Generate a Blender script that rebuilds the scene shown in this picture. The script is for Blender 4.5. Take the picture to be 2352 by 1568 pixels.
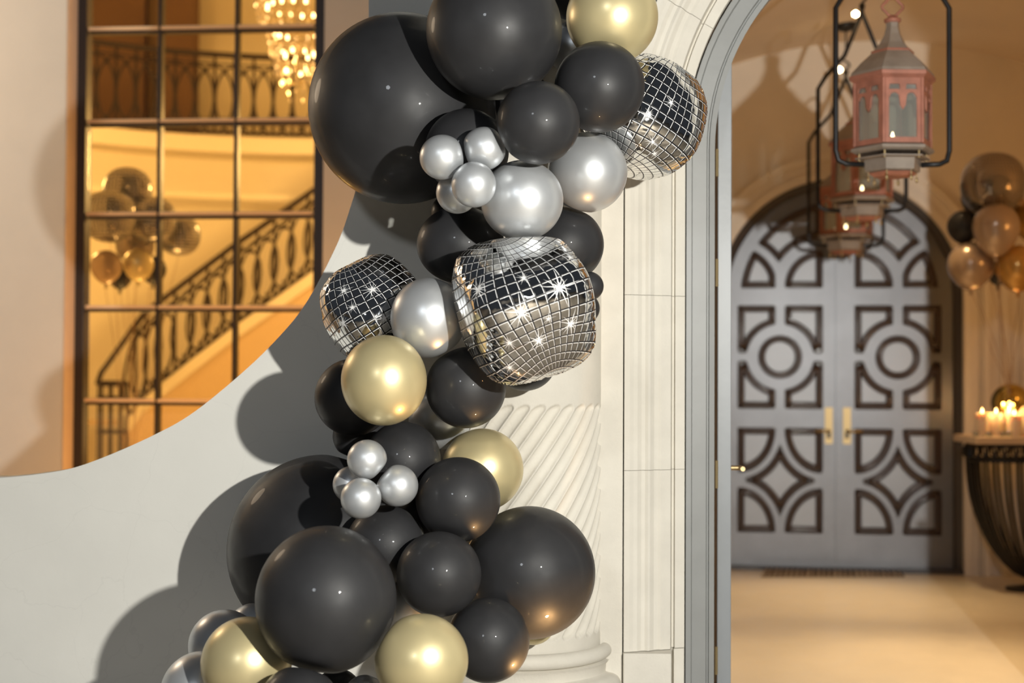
import bpy, bmesh, math, random
import numpy as np
from mathutils import Vector, Matrix, Euler
random.seed(7); rng = np.random.RandomState(7)
PI = math.pi
for o in list(bpy.data.objects): bpy.data.objects.remove(o)
SC = bpy.context.scene; COL = SC.collection

# ------------------------------------------------------------------ camera
F = 3267.0; HC = 1.385
cd = bpy.data.cameras.new('camera'); cam = bpy.data.objects.new('camera', cd); COL.objects.link(cam)
cd.sensor_width = 36; cd.lens = 36*F/2352; cd.clip_end = 200
CR = (Euler((math.radians(91.245), 0, 0)).to_matrix() @ Matrix.Rotation(math.radians(0.28), 3, 'Z'))
cam.matrix_world = Matrix.Translation((0, 0, HC)) @ CR.to_4x4()
cd.dof.use_dof = True; cd.dof.focus_distance = 4.35; cd.dof.aperture_fstop = 1.75
SC.camera = cam
# ------------------------------------------------------------------ world, flash, exposure
w = bpy.data.worlds.new('world'); SC.world = w; w.use_nodes = True
w.node_tree.nodes['Background'].inputs[0].default_value = (0.50, 0.56, 0.66, 1)
w.node_tree.nodes['Background'].inputs[1].default_value = 0.05
def lamp(name, kind, loc, energy, color=(1,1,1), size=0.05, target=None, angle=None, blend=0.5, shape2=None):
    d = bpy.data.lights.new(name, kind); d.energy = energy; d.color = color
    if kind in ('POINT', 'SPOT'): d.shadow_soft_size = size
    if kind == 'AREA':
        d.size = size
        if shape2: d.shape = 'RECTANGLE'; d.size_y = shape2
    if kind == 'SPOT': d.spot_size = math.radians(angle or 60); d.spot_blend = blend
    o = bpy.data.objects.new(name, d); COL.objects.link(o); o.location = loc
    if target is not None:
        o.rotation_euler = (Vector(target)-Vector(loc)).to_track_quat('-Z', 'Y').to_euler()
    return o
WARM = (1.0, 0.56, 0.22); AMBER = (1.0, 0.50, 0.14)
lamp('flash', 'POINT', (1.40, 0.60, 1.95), 800, (1.0, 0.975, 0.90), 0.035)
lamp('fill_lamp', 'POINT', (-3.0, -7.0, 5.2), 560, (0.90, 0.95, 1.0), 0.5)
# hall behind the window
lamp('hall_lamp', 'POINT', (-0.9, 12.0, 3.2), 185, (1.0, 0.60, 0.20), 0.3)
lamp('hall_lamp', 'POINT', (-4.4, 11.6, 3.3), 150, (1.0, 0.60, 0.20), 0.3)
lamp('hall_lamp', 'POINT', (-2.6, 10.2, 1.0), 38, (1.0, 0.60, 0.20), 0.3)
# court between the curved wall and the window
lamp('court_uplight', 'POINT', (-1.3, 7.6, 0.25), 75, AMBER, 0.1)
lamp('court_fill', 'POINT', (-4.8, 7.2, 3.6), 140, (1.0, 0.78, 0.55), 0.6)  # added warm fill to brighten the window wall, no known fixture
# vestibule
lamp('vestibule_lamp', 'POINT', (3.9, 7.2, 2.2), 13, AMBER, 0.15)
for dx_, dy_, e_ in ((1.75, 8.7, 165), (2.45, 8.7, 135), (1.6, 6.75, 235), (2.35, 6.75, 190)):
    lamp('floor_pool_fill', 'SPOT', (dx_, dy_, 3.35), e_, (1.0, 0.70, 0.36), 0.06, (dx_, dy_+.05, 0), 42, 0.9)  # added spots without real fixtures, for warm pools on the floor
lamp('garland_uplight', 'SPOT', (0.26, 4.12, 0.30), 26, (1.0, 0.56, 0.22), 0.02, (0.05, 4.22, .75), 75, .6)
SC.view_settings.view_transform = 'Standard'; SC.view_settings.look = 'None'
SC.view_settings.gamma = 1; SC.view_settings.use_curve_mapping = False
SC.view_settings.exposure = 0.0

# ------------------------------------------------------------------ helpers
def ray(px, py): return CR @ Vector(((px-1176)/F, -(py-784)/F, -1))
O = Vector((0, 0, HC))
def P(px, py, Y):
    d = ray(px, py); return O + d*(Y/d.y)
def PP(px, py, p0, n):                     # point on a given plane
    d = ray(px, py); t = (p0-O).dot(n)/d.dot(n); return O + d*t
def setp(o, label=None, cat=None, group=None, kind=None):
    if label: o['label'] = label
    if cat: o['category'] = cat
    if group: o['group'] = group
    if kind: o['kind'] = kind
    return o
def empty(name, loc, rz=0, **k):
    o = bpy.data.objects.new(name, None); COL.objects.link(o); o.location = loc; o.rotation_euler = (0, 0, rz)
    o.empty_display_size = 0.1
    bpy.context.view_layer.update()
    return setp(o, **k)
def link(name, me, mat=None, parent=None, smooth=False, world=True, **k):
    """mesh given in world coordinates; re-expressed locally when it has a parent"""
    o = bpy.data.objects.new(name, me); COL.objects.link(o)
    if mat is not None:
        me.materials.clear(); me.materials.append(mat)
    if smooth: me.shade_smooth()
    if parent is not None:
        o.parent = parent
        if world:
            m = Matrix.Identity(4); q = parent
            while q is not None:
                m = Matrix.LocRotScale(q.location, q.rotation_euler, q.scale) @ m; q = q.parent
            me.transform(m.inverted())
    return setp(o, **k)
def center(o):
    """give a top-level mesh its own origin"""
    me = o.data; n = len(me.vertices); a = np.zeros(n*3); me.vertices.foreach_get('co', a); a = a.reshape(-1, 3)
    c = Vector(((a.max(0)+a.min(0))/2).tolist()); me.transform(Matrix.Translation(-c)); o.location = c; return o
class MB:
    def __init__(s): s.v = []; s.f = []
    def add(s, vs, fs):
        b = len(s.v); s.v += [tuple(v) for v in vs]; s.f += [tuple(i+b for i in f) for f in fs]; return s
    def box(s, x0, x1, y0, y1, z0, z1):
        return s.add([(x0,y0,z0),(x1,y0,z0),(x1,y1,z0),(x0,y1,z0),(x0,y0,z1),(x1,y0,z1),(x1,y1,z1),(x0,y1,z1)],
              [(0,3,2,1),(4,5,6,7),(0,1,5,4),(1,2,6,5),(2,3,7,6),(3,0,4,7)])
    def tube(s, pts, r, sides=8, closed=False):
        pts = [Vector(p) for p in pts]; n = len(pts); rr = r if hasattr(r, '__len__') else [r]*n
        up = None; vs = []
        for i, p in enumerate(pts):
            a = pts[(i-1) % n] if (i or closed) else p; b = pts[(i+1) % n] if (i < n-1 or closed) else p
            t = (b-a).normalized()
            if up is None:
                up = Vector((0,0,1)) if abs(t.z) < .9 else Vector((1,0,0))
            x = (up - t*up.dot(t))
            if x.length < 1e-5: x = t.orthogonal()
            x.normalize(); y = t.cross(x); up = x
            for k in range(sides):
                an = 2*PI*k/sides; vs.append(p + (x*math.cos(an)+y*math.sin(an))*rr[i])
        fs = []
        for i in range(n if closed else n-1):
            for k in range(sides):
                a = i*sides+k; b = i*sides+(k+1) % sides; c = ((i+1) % n)*sides+(k+1) % sides; d = ((i+1) % n)*sides+k
                fs.append((a, b, c, d))
        if not closed:
            fs.append(tuple(range(sides))[::-1]); fs.append(tuple((n-1)*sides+k for k in range(sides)))
        return s.add(vs, fs)
    def lathe(s, prof, c, seg=24, sx=1, sy=1, rot=0, a0=0, a1=2*PI):
        full = abs(a1-a0-2*PI) < 1e-6; m = seg if full else seg+1; vs = []
        for r, z in prof:
            for k in range(m):
                an = a0+(a1-a0)*k/seg+rot; vs.append((c[0]+sx*r*math.cos(an), c[1]+sy*r*math.sin(an), c[2]+z))
        fs = []
        for i in range(len(prof)-1):
            for k in range(seg):
                k2 = (k+1) % m
                fs.append((i*m+k, i*m+k2, (i+1)*m+k2, (i+1)*m+k))
        s.add(vs, fs)
        if full:
            b = len(s.v)-len(vs)
            s.f.append(tuple(b+k for k in range(m))[::-1]); s.f.append(tuple(b+(len(prof)-1)*m+k for k in range(m)))
        return s
    def mesh(s, name='m'):
        me = bpy.data.meshes.new(name); me.from_pydata(s.v, [], s.f)
        bm = bmesh.new(); bm.from_mesh(me); bmesh.ops.recalc_face_normals(bm, faces=bm.faces); bm.to_mesh(me); bm.free()
        me.update(); return me
    def build(s, name, mat, parent=None, smooth=False, bevel=0, **k):
        me = s.mesh(name)
        o = link(name, me, mat, parent, smooth, **k)
        if bevel:
            b = o.modifiers.new('bevel', 'BEVEL'); b.width = bevel; b.segments = 2; b.limit_method = 'ANGLE'
        if smooth: autosmooth(me)
        return o
def autosmooth(me, ang=50):
    bm = bmesh.new(); bm.from_mesh(me)
    for e in bm.edges:
        if len(e.link_faces) == 2 and e.calc_face_angle(0) > math.radians(ang): e.smooth = False
    bm.to_mesh(me); bm.free()
def plate_mesh(outer, holes, th, y0):
    """2-D outline (x,z) with holes, front face at y0, going back by th"""
    cu = bpy.data.curves.new('c', 'CURVE'); cu.dimensions = '2D'; cu.fill_mode = 'BOTH'; cu.extrude = th/2
    for poly in [outer]+list(holes):
        sp = cu.splines.new('POLY'); sp.points.add(len(poly)-1)
        for i, (x, z) in enumerate(poly): sp.points[i].co = (x, z, 0, 1)
        sp.use_cyclic_u = True
    ob = bpy.data.objects.new('t', cu); COL.objects.link(ob); bpy.context.view_layer.update()
    me = bpy.data.meshes.new_from_object(ob.evaluated_get(bpy.context.evaluated_depsgraph_get()))
    bpy.data.objects.remove(ob); bpy.data.curves.remove(cu)
    me.transform(Matrix.Translation((0, y0+th/2, 0)) @ Matrix.Rotation(PI/2, 4, 'X'))
    bm = bmesh.new(); bm.from_mesh(me); bmesh.ops.remove_doubles(bm, verts=bm.verts, dist=1e-5)
    bmesh.ops.recalc_face_normals(bm, faces=bm.faces); bm.to_mesh(me); bm.free()
    me.materials.clear()
    return me

# ------------------------------------------------------------------ materials
def mat(name, base, rough=.5, metal=0, spec=.5, coat=0, coat_r=.1, var=0, vscale=5, bump=0, bscale=40, emis=None, es=0, sss=0, aniso=0, rvar=0, transl=0):
    m = bpy.data.materials.new(name); m.use_nodes = True; nt = m.node_tree; b = nt.nodes['Principled BSDF']
    b.inputs['Base Color'].default_value = (*base, 1); b.inputs['Roughness'].default_value = rough
    b.inputs['Metallic'].default_value = metal; b.inputs['Specular IOR Level'].default_value = spec
    b.inputs['Coat Weight'].default_value = coat; b.inputs['Coat Roughness'].default_value = coat_r
    if sss:
        b.inputs['Subsurface Weight'].default_value = sss; b.inputs['Subsurface Radius'].default_value = (.05,.03,.015)
        b.inputs['Subsurface Scale'].default_value = .5
    if emis:
        b.inputs['Emission Color'].default_value = (*emis, 1); b.inputs['Emission Strength'].default_value = es
    tc = nt.nodes.new('ShaderNodeTexCoord')
    if var:
        n = nt.nodes.new('ShaderNodeTexNoise'); n.inputs['Scale'].default_value = vscale; n.inputs['Detail'].default_value = 6
        n.inputs['Roughness'].default_value = .6
        nt.links.new(tc.outputs['Object'], n.inputs['Vector'])
        mr = nt.nodes.new('ShaderNodeMapRange'); nt.links.new(n.outputs['Fac'], mr.inputs[0])
        mr.inputs[1].default_value = .3; mr.inputs[2].default_value = .7
        mr.inputs[3].default_value = 1-var; mr.inputs[4].default_value = 1+var*.5
        mx = nt.nodes.new('ShaderNodeMix'); mx.data_type = 'RGBA'; mx.blend_type = 'MULTIPLY'; mx.inputs[0].default_value = 1
        mx.inputs[6].default_value = (*base, 1); nt.links.new(mr.outputs[0], mx.inputs[7]); nt.links.new(mx.outputs[2], b.inputs['Base Color'])
    if rvar:
        n = nt.nodes.new('ShaderNodeTexNoise'); n.inputs['Scale'].default_value = 9; n.inputs['Detail'].default_value = 8
        nt.links.new(tc.outputs['Object'], n.inputs['Vector'])
        mr = nt.nodes.new('ShaderNodeMapRange'); nt.links.new(n.outputs['Fac'], mr.inputs[0]); mr.inputs[1].default_value=.35; mr.inputs[2].default_value=.7
        mr.inputs[3].default_value = rough-rvar; mr.inputs[4].default_value = rough+rvar; nt.links.new(mr.outputs[0], b.inputs['Roughness'])
    if bump:
        n = nt.nodes.new('ShaderNodeTexNoise'); n.inputs['Scale'].default_value = bscale; n.inputs['Detail'].default_value = 5
        nt.links.new(tc.outputs['Object'], n.inputs['Vector'])
        bp = nt.nodes.new('ShaderNodeBump'); bp.inputs['Strength'].default_value = bump; bp.inputs['Distance'].default_value = .01
        nt.links.new(n.outputs['Fac'], bp.inputs['Height']); nt.links.new(bp.outputs[0], b.inputs['Normal'])
    return m
def plaster(name, base):
    m = mat(name, base, .75, spec=.3, bump=.08, bscale=30); nt = m.node_tree; b = nt.nodes['Principled BSDF']
    tc = nt.nodes.new('ShaderNodeTexCoord'); n = nt.nodes.new('ShaderNodeTexNoise'); n.inputs['Scale'].default_value = 3; n.inputs['Detail'].default_value = 8
    nt.links.new(tc.outputs['Object'], n.inputs['Vector'])
    ad = nt.nodes.new('ShaderNodeMix'); ad.data_type = 'RGBA'; ad.inputs[0].default_value = .25
    nt.links.new(tc.outputs['Object'], ad.inputs[6]); nt.links.new(n.outputs['Color'], ad.inputs[7])
    vo = nt.nodes.new('ShaderNodeTexVoronoi'); vo.feature = 'DISTANCE_TO_EDGE'; vo.inputs['Scale'].default_value = 3.6
    nt.links.new(ad.outputs[2], vo.inputs['Vector'])
    r = nt.nodes.new('ShaderNodeMapRange'); nt.links.new(vo.outputs['Distance'], r.inputs[0]); r.inputs[2].default_value = .006
    r.inputs[3].default_value = .955; r.inputs[4].default_value = 1
    r2 = nt.nodes.new('ShaderNodeMapRange'); nt.links.new(n.outputs['Fac'], r2.inputs[0]); r2.inputs[1].default_value=.3; r2.inputs[2].default_value=.7; r2.inputs[3].default_value=.96; r2.inputs[4].default_value=1.02
    mu = nt.nodes.new('ShaderNodeMath'); mu.operation = 'MULTIPLY'; nt.links.new(r.outputs[0], mu.inputs[0]); nt.links.new(r2.outputs[0], mu.inputs[1])
    mx = nt.nodes.new('ShaderNodeMix'); mx.data_type = 'RGBA'; mx.blend_type = 'MULTIPLY'; mx.inputs[0].default_value = 1
    mx.inputs[6].default_value = (*base, 1); nt.links.new(mu.outputs[0], mx.inputs[7]); nt.links.new(mx.outputs[2], b.inputs['Base Color'])
    return m
M = {}
M['plaster'] = plaster('white_plaster', (.79,.775,.72))
M['wall'] = mat('limewash', (.80,.74,.66), .8, spec=.2, var=.06, vscale=1.5, bump=.1, bscale=60)
M['stone'] = mat('limestone', (.69,.655,.58), .75, spec=.3, var=.07, vscale=7, bump=.12, bscale=90)
M['joint'] = mat('dark_joint', (.16,.13,.10), .9)
M['greypaint'] = mat('grey_paint', (.25,.255,.25), .45, var=.08, vscale=6, bump=.04)
M['greyleaf'] = mat('grey_leaf_paint', (.27,.285,.30), .4, var=.05, vscale=9, bump=.03)
M['bronze'] = mat('dark_bronze', (.030,.022,.02), .4, spec=.5, bump=.03)
M['bar_lit'] = mat('lit_bar_tan', (.95,.68,.42), .5)  # warm light along the bar tops, put into the colour
M['trimtan'] = mat('tan_reveal', (.80,.62,.50), .7, var=.05)
M['ground'] = mat('paving', (.24,.205,.16), .7, var=.2, vscale=2, bump=.1)
M['hallwall'] = mat('hall_plaster', (.86,.78,.60), .8, spec=.2, var=.03, vscale=1)
M['hallbrown'] = mat('hall_brown_curtain', (.22,.13,.07), .85, spec=.2, var=.1, vscale=2)
M['stairwall'] = mat('stair_plaster', (.72,.54,.33), .8, spec=.2, var=.04, vscale=1)
M['iron'] = mat('wrought_iron', (.035,.022,.012), .5, metal=.3)
M['ironblack'] = mat('black_iron', (.018,.018,.02), .4, metal=.4, bump=.05, bscale=60)
M['copper'] = mat('aged_copper', (.46,.19,.13), .55, metal=.2, var=.25, vscale=14, bump=.08)
M['copper_roof'] = mat('weathered_roof', (.34,.28,.23), .6, metal=.15, var=.2, vscale=12, bump=.08)
M['vault'] = mat('vault_plaster', (.84,.72,.58), .8, spec=.2, var=.06, vscale=1.2)
M['backwall'] = mat('vestibule_plaster', (.88,.79,.67), .75, spec=.25, var=.06, vscale=2.5)
M['floor'] = mat('honed_stone', (.84,.74,.58), .38, spec=.4, var=.10, vscale=.9, rvar=.05)
M['doorpaint'] = mat('grey_door_paint', (.185,.19,.205), .38, metal=.7, coat=.0, coat_r=.18, var=.1, vscale=5)
M['doorpanel'] = mat('grey_panel_paint', (.245,.25,.265), .40, metal=.65, coat=.0, coat_r=.18, var=.06, vscale=3)
M['doorframe'] = mat('dark_door_frame', (.055,.05,.052), .35)
M['moulding'] = mat('brown_moulding', (.050,.030,.024), .3, coat=.3)
M['brass'] = mat('brass', (.50,.38,.20), .45, metal=.9)
M['black'] = mat('black_latex', (.029,.029,.031), .50, spec=.28, coat=.12, coat_r=.035, rvar=.09, var=.18, vscale=7)
M['silver'] = mat('silver_latex', (.66,.68,.70), .38, metal=.62, coat=.12, coat_r=.1, rvar=.05, var=.06, vscale=7)
M['gold'] = mat('gold_latex', (.72,.61,.34), .38, metal=.5, coat=.15, coat_r=.1, rvar=.05, var=.05, vscale=5)
M['pearl'] = mat('champagne_latex', (.50,.36,.25), .25, metal=.35, coat=.5, coat_r=.05)
M['amberlatex'] = mat('amber_gold_latex', (.62,.34,.08), .25, metal=.5, coat=.4, coat_r=.05)
M['ribbon'] = mat('ribbon', (.45,.28,.14), .5)
M['wax'] = mat('candle_wax', (.95,.80,.62), .5, sss=.6)
M['flame'] = mat('flame', (1,.7,.3), .5, emis=(1,.62,.25), es=14)
M['bulb'] = mat('lamp_bulb', (1,.8,.5), .5, emis=(1,.72,.38), es=22)
M['chandbulb'] = mat('chandelier_bulb', (1,.8,.5), .5, emis=(1,.66,.3), es=14)
M['travertine'] = mat('table_top_stone', (.62,.48,.34), .4, var=.1)
M['mat_l'] = mat('mat_light', (.50,.40,.30), .9); M['mat_d'] = mat('mat_dark', (.12,.085,.06), .9)
def glassmat(name, tint, refl=.08, rough=.02, glare=0):
    m = bpy.data.materials.new(name); m.use_nodes = True; nt = m.node_tree
    for n in list(nt.nodes): nt.nodes.remove(n)
    o = nt.nodes.new('ShaderNodeOutputMaterial'); mx = nt.nodes.new('ShaderNodeMixShader'); t = nt.nodes.new('ShaderNodeBsdfTransparent')
    g = nt.nodes.new('ShaderNodeBsdfGlossy'); g.inputs['Roughness'].default_value = rough; t.inputs[0].default_value = (*tint, 1)
    fr = nt.nodes.new('ShaderNodeLayerWeight'); fr.inputs[0].default_value = .15
    mr = nt.nodes.new('ShaderNodeMapRange'); mr.inputs[3].default_value = refl; mr.inputs[4].default_value = .8
    nt.links.new(fr.outputs['Facing'], mr.inputs[0]); nt.links.new(mr.outputs[0], mx.inputs[0])
    nt.links.new(t.outputs[0], mx.inputs[1]); nt.links.new(g.outputs[0], mx.inputs[2]); nt.links.new(mx.outputs[0], o.inputs[0])
    if glare:  # pale diffuse share standing in for glare on the glass
        df = nt.nodes.new('ShaderNodeBsdfDiffuse'); df.inputs[0].default_value = (.85,.83,.75,1); m2 = nt.nodes.new('ShaderNodeMixShader'); m2.inputs[0].default_value = glare
        nt.links.new(mx.outputs[0], m2.inputs[1]); nt.links.new(df.outputs[0], m2.inputs[2]); nt.links.new(m2.outputs[0], o.inputs[0])
    return m
M['glass'] = glassmat('window_glass', (.95,.93,.88), .04)
M['lampglass'] = glassmat('lantern_glass', (.80,.84,.84), .16, .08)
M['glareglass'] = glassmat('glare_lantern_glass', (.80,.84,.84), .16, .08, .15)  # panes whitened for the flash they catch
M['crystal'] = mat('crystal', (1,.95,.85), .12, metal=.85)

# foil mirror-tile print (lat/long tiles, white and black edges, starbursts)
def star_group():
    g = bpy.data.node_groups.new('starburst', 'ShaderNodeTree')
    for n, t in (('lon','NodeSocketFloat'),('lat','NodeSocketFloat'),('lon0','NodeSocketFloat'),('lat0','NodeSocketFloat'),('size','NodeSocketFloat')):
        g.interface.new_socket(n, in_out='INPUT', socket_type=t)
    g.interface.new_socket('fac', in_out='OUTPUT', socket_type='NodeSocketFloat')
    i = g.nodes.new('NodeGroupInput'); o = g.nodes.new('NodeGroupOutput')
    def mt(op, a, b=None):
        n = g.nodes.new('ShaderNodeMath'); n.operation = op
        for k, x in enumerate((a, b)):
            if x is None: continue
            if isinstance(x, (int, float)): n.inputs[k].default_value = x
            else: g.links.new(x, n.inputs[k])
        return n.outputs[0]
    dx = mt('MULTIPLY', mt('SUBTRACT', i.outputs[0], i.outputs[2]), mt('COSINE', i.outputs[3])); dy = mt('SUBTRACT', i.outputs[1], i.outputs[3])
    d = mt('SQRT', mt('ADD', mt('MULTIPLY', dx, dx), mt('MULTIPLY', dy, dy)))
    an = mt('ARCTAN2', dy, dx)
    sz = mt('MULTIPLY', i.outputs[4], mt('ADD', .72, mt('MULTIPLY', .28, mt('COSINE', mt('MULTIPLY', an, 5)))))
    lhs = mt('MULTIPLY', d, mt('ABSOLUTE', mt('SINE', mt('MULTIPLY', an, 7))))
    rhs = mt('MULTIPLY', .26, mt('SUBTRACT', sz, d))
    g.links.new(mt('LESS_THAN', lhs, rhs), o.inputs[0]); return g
SG = star_group()
def foil(name, N=44, stars=(), tint=(.86,.86,.85), rough=.06, lw=1.0):
    m = bpy.data.materials.new(name); m.use_nodes = True; nt = m.node_tree; b = nt.nodes['Principled BSDF']
    def mt(op, a, b_=None, c=None):
        n = nt.nodes.new('ShaderNodeMath'); n.operation = op
        for k, x in enumerate((a, b_, c)):
            if x is None: continue
            if isinstance(x, (int, float)): n.inputs[k].default_value = x
            else: nt.links.new(x, n.inputs[k])
        return n.outputs[0]
    tc = nt.nodes.new('ShaderNodeTexCoord'); nz = nt.nodes.new('ShaderNodeVectorMath'); nz.operation = 'NORMALIZE'
    nt.links.new(tc.outputs['Object'], nz.inputs[0]); s = nt.nodes.new('ShaderNodeSeparateXYZ'); nt.links.new(nz.outputs[0], s.inputs[0])
    lon = mt('ARCTAN2', s.outputs[0], mt('MULTIPLY', s.outputs[1], -1)); lat = mt('ARCSINE', s.outputs[2])
    fu = mt('FRACT', mt('MULTIPLY', lon, N/(2*PI))); fv = mt('FRACT', mt('MULTIPLY', lat, N/(2*PI)))
    a = .062*lw; c = .165*lw
    white = mt('MAXIMUM', mt('LESS_THAN', fu, a), mt('LESS_THAN', fv, a))
    blk = mt('MAXIMUM', mt('MULTIPLY', mt('GREATER_THAN', fu, a), mt('LESS_THAN', fu, c+.03)), mt('MULTIPLY', mt('GREATER_THAN', fv, a), mt('LESS_THAN', fv, c+.03)))
    star = None
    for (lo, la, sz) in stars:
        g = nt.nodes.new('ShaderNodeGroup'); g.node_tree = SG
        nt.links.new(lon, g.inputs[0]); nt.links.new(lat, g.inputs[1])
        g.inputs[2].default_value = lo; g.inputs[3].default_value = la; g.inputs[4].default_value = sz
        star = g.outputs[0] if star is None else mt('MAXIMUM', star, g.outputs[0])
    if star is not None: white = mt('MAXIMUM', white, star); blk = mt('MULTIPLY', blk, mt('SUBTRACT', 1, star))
    m1 = nt.nodes.new('ShaderNodeMix'); m1.data_type = 'RGBA'; m1.inputs[6].default_value = (*tint, 1); m1.inputs[7].default_value = (.85,.85,.85,1); nt.links.new(white, m1.inputs[0])
    m2 = nt.nodes.new('ShaderNodeMix'); m2.data_type = 'RGBA'; m2.inputs[7].default_value = (.012,.012,.014,1); nt.links.new(m1.outputs[2], m2.inputs[6]); nt.links.new(blk, m2.inputs[0])
    nt.links.new(m2.outputs[2], b.inputs['Base Color'])
    nt.links.new(mt('SUBTRACT', 1, mt('MAXIMUM', white, blk)), b.inputs['Metallic'])
    b.inputs['Roughness'].default_value = rough
    nt.links.new(mt('ADD', rough, mt('MULTIPLY', mt('MAXIMUM', white, blk), .3)), b.inputs['Roughness'])
    n = nt.nodes.new('ShaderNodeTexNoise'); n.inputs['Scale'].default_value = 9; n.inputs['Detail'].default_value = 3; nt.links.new(tc.outputs['Object'], n.inputs['Vector'])
    n2 = nt.nodes.new('ShaderNodeTexWhiteNoise'); cb = nt.nodes.new('ShaderNodeCombineXYZ')
    nt.links.new(mt('FLOOR', mt('MULTIPLY', lon, N/(2*PI))), cb.inputs[0]); nt.links.new(mt('FLOOR', mt('MULTIPLY', lat, N/(2*PI))), cb.inputs[1]); nt.links.new(cb.outputs[0], n2.inputs['Vector'])
    bp = nt.nodes.new('ShaderNodeBump'); bp.inputs['Strength'].default_value = .35; bp.inputs['Distance'].default_value = .02
    nt.links.new(n.outputs['Fac'], bp.inputs['Height'])
    nt.links.new(bp.outputs[0], b.inputs['Normal'])
    return m

# ================================================================== LARGE STRUCTURE
YW = 4.85                                   # curved white wall
XC = 1.56; ZS = 2.17                        # arch of the doorway
# ground outside
MB().box(-14, 14, -14, 5.0, -.12, 0).build('ground', M['ground'], kind='structure')
MB().box(-14, -0.4, 5.0, 8.55, -.12, 0).build('ground', M['ground'], kind='structure')
# curved white garden wall
edge = [(0,1098),(80,1090),(165,1075),(250,1045),(355,998),(440,950),(540,870),(625,790),(700,700),(770,570),(805,475),(830,380),(843,260),(847,120),(847,0),(847,-200)]
ctl = [P(x, y, YW) for x, y in edge]
pts = []
for i in range(len(ctl)-1):                 # Catmull-Rom smoothing
    p0 = ctl[max(i-1,0)]; p1 = ctl[i]; p2 = ctl[i+1]; p3 = ctl[min(i+2,len(ctl)-1)]
    for k in range(8):
        t = k/8; pts.append(.5*((2*p1)+(p2-p0)*t+(2*p0-5*p1+4*p2-p3)*t*t+(3*p1-p0-3*p2+p3)*t**3))
pts.append(ctl[-1])
outer = [(-4.5, 0), (-4.5, pts[0].z-.02)]+[(p.x, p.z) for p in pts]+[(-.2, pts[-1].z), (-.2, 0)]
link('wall_sweep', plate_mesh(outer, [], .16, YW), M['plaster'], kind='structure')
# facade with arched opening
def arch_poly(r, z0=0.0, n=48, xc=XC, zs=ZS):
    return [(xc-r, z0)]+[(xc-r*math.cos(a), zs+r*math.sin(a)) for a in [PI*k/n for k in range(n+1)]]+[(xc+r, z0)]
def Xat(px, Y): return P(px, 855, Y).x
R_out = XC-Xat(1434, 4.90)
rr = XC-Xat(1573, 4.93)
link('wall_front', plate_mesh([(Xat(1393,4.92), 0), (Xat(1393,4.92), 4.6), (6.5, 4.6), (6.5, 0)], [arch_poly(R_out-.004, -.0)[::-1]] if False else [], .001, 50), M['stone'], kind='structure') if False else None
fac = [(-.2, 4.6), (-.2, 0.0)] + arch_poly(R_out+.006, 0.0) + [(6.5, 0.0), (6.5, 4.6)]
link('wall_front', plate_mesh(fac, [], .30, 4.90), M['stone'], kind='structure')
# pilaster strip behind column
px0 = Xat(1300, 4.88); px1 = Xat(1430, 4.88)
MB().box(px0, px1, 4.86, 4.90, 0, 4.6).build('trim_1', M['stone'], kind='structure', label='flat limestone pilaster strip between the spiral column and the door moulding')
# swept profiles round the opening
def sweep_block(prof, z0=None, z1=None, a0=None, a1=None, side=-1, n=1, xc=XC, zs=ZS):
    st = []
    if a0 is None: st = [((xc, z0), (side, 0)), ((xc, z1), (side, 0))]
    else:
        for k in range(n+1):
            a = a0+(a1-a0)*k/n; st.append(((xc, zs), (-math.cos(a), math.sin(a))))
    m = len(prof); vs = []; fs = []
    for (o, d) in st:
        for (r, y) in prof: vs.append((o[0]+d[0]*r, y, o[1]+d[1]*r))
    for i in range(len(st)-1):
        for k in range(m):
            k2 = (k+1) % m; fs.append((i*m+k, i*m+k2, (i+1)*m+k2, (i+1)*m+k))
    fs.append(tuple(range(m))); fs.append(tuple((len(st)-1)*m+k for k in range(m)))
    return MB().add(vs, fs)
def prof(lst, back): 
    p = [(XC-Xat(px, y), y) for px, y in lst]
    return p+[(p[-1][0], back), (p[0][0], back)]
stone_prof = prof([(1573,4.97),(1573,4.935),(1551,4.925),(1549,4.940),(1544,4.940),(1541,4.905),(1530,4.898),(1519,4.890),(1512,4.893),(1503,4.887),(1494,4.872),(1489,4.869),(1482,4.874),(1474,4.872),(1465,4.860),(1456,4.857),(1447,4.850),(1434.5,4.848)], 5.10)
tr = empty('trim_2', (XC, 4.9, 0), kind='structure', label='moulded limestone door surround built of separate blocks')
plinth_prof = prof([(1573,4.97),(1573,4.935),(1549,4.925),(1548,4.95),(1544,4.95),(1543.5,4.835),(1434,4.835)], 5.10)
for side in (-1, 1):
    sweep_block(plinth_prof, 0, .436, side=side).build('plinth_block', M['stone'], tr, bevel=.003)
    zz = [.438, 1.053, 1.652, ZS]
    for a, b in zip(zz[:-1], zz[1:]):
        sweep_block(stone_prof, a+.0007, b-.0007, side=side).build('stone_block', M['stone'], tr)
for k in range(7):
    g = .0007; sweep_block(stone_prof, a0=PI*k/7+g, a1=PI*(k+1)/7-g, n=14).build('arch_block', M['stone'], tr)
frame_prof = prof([(1576,4.975),(1588,4.975),(1590,4.99),(1622,4.992),(1624,5.004),(1627,5.004),(1629,4.995),(1641,4.998)], 5.14)[::-1]
fr = empty('trim_3', (XC, 5.0, 0), kind='structure', label='grey painted arched door frame inside the limestone surround')
for side in (-1, 1): sweep_block(frame_prof, 0, ZS, side=side).build('door_jamb', M['greypaint'], fr)
sweep_block(frame_prof, a0=0, a1=PI, n=56).build('arched_head', M['greypaint'], fr)
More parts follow.
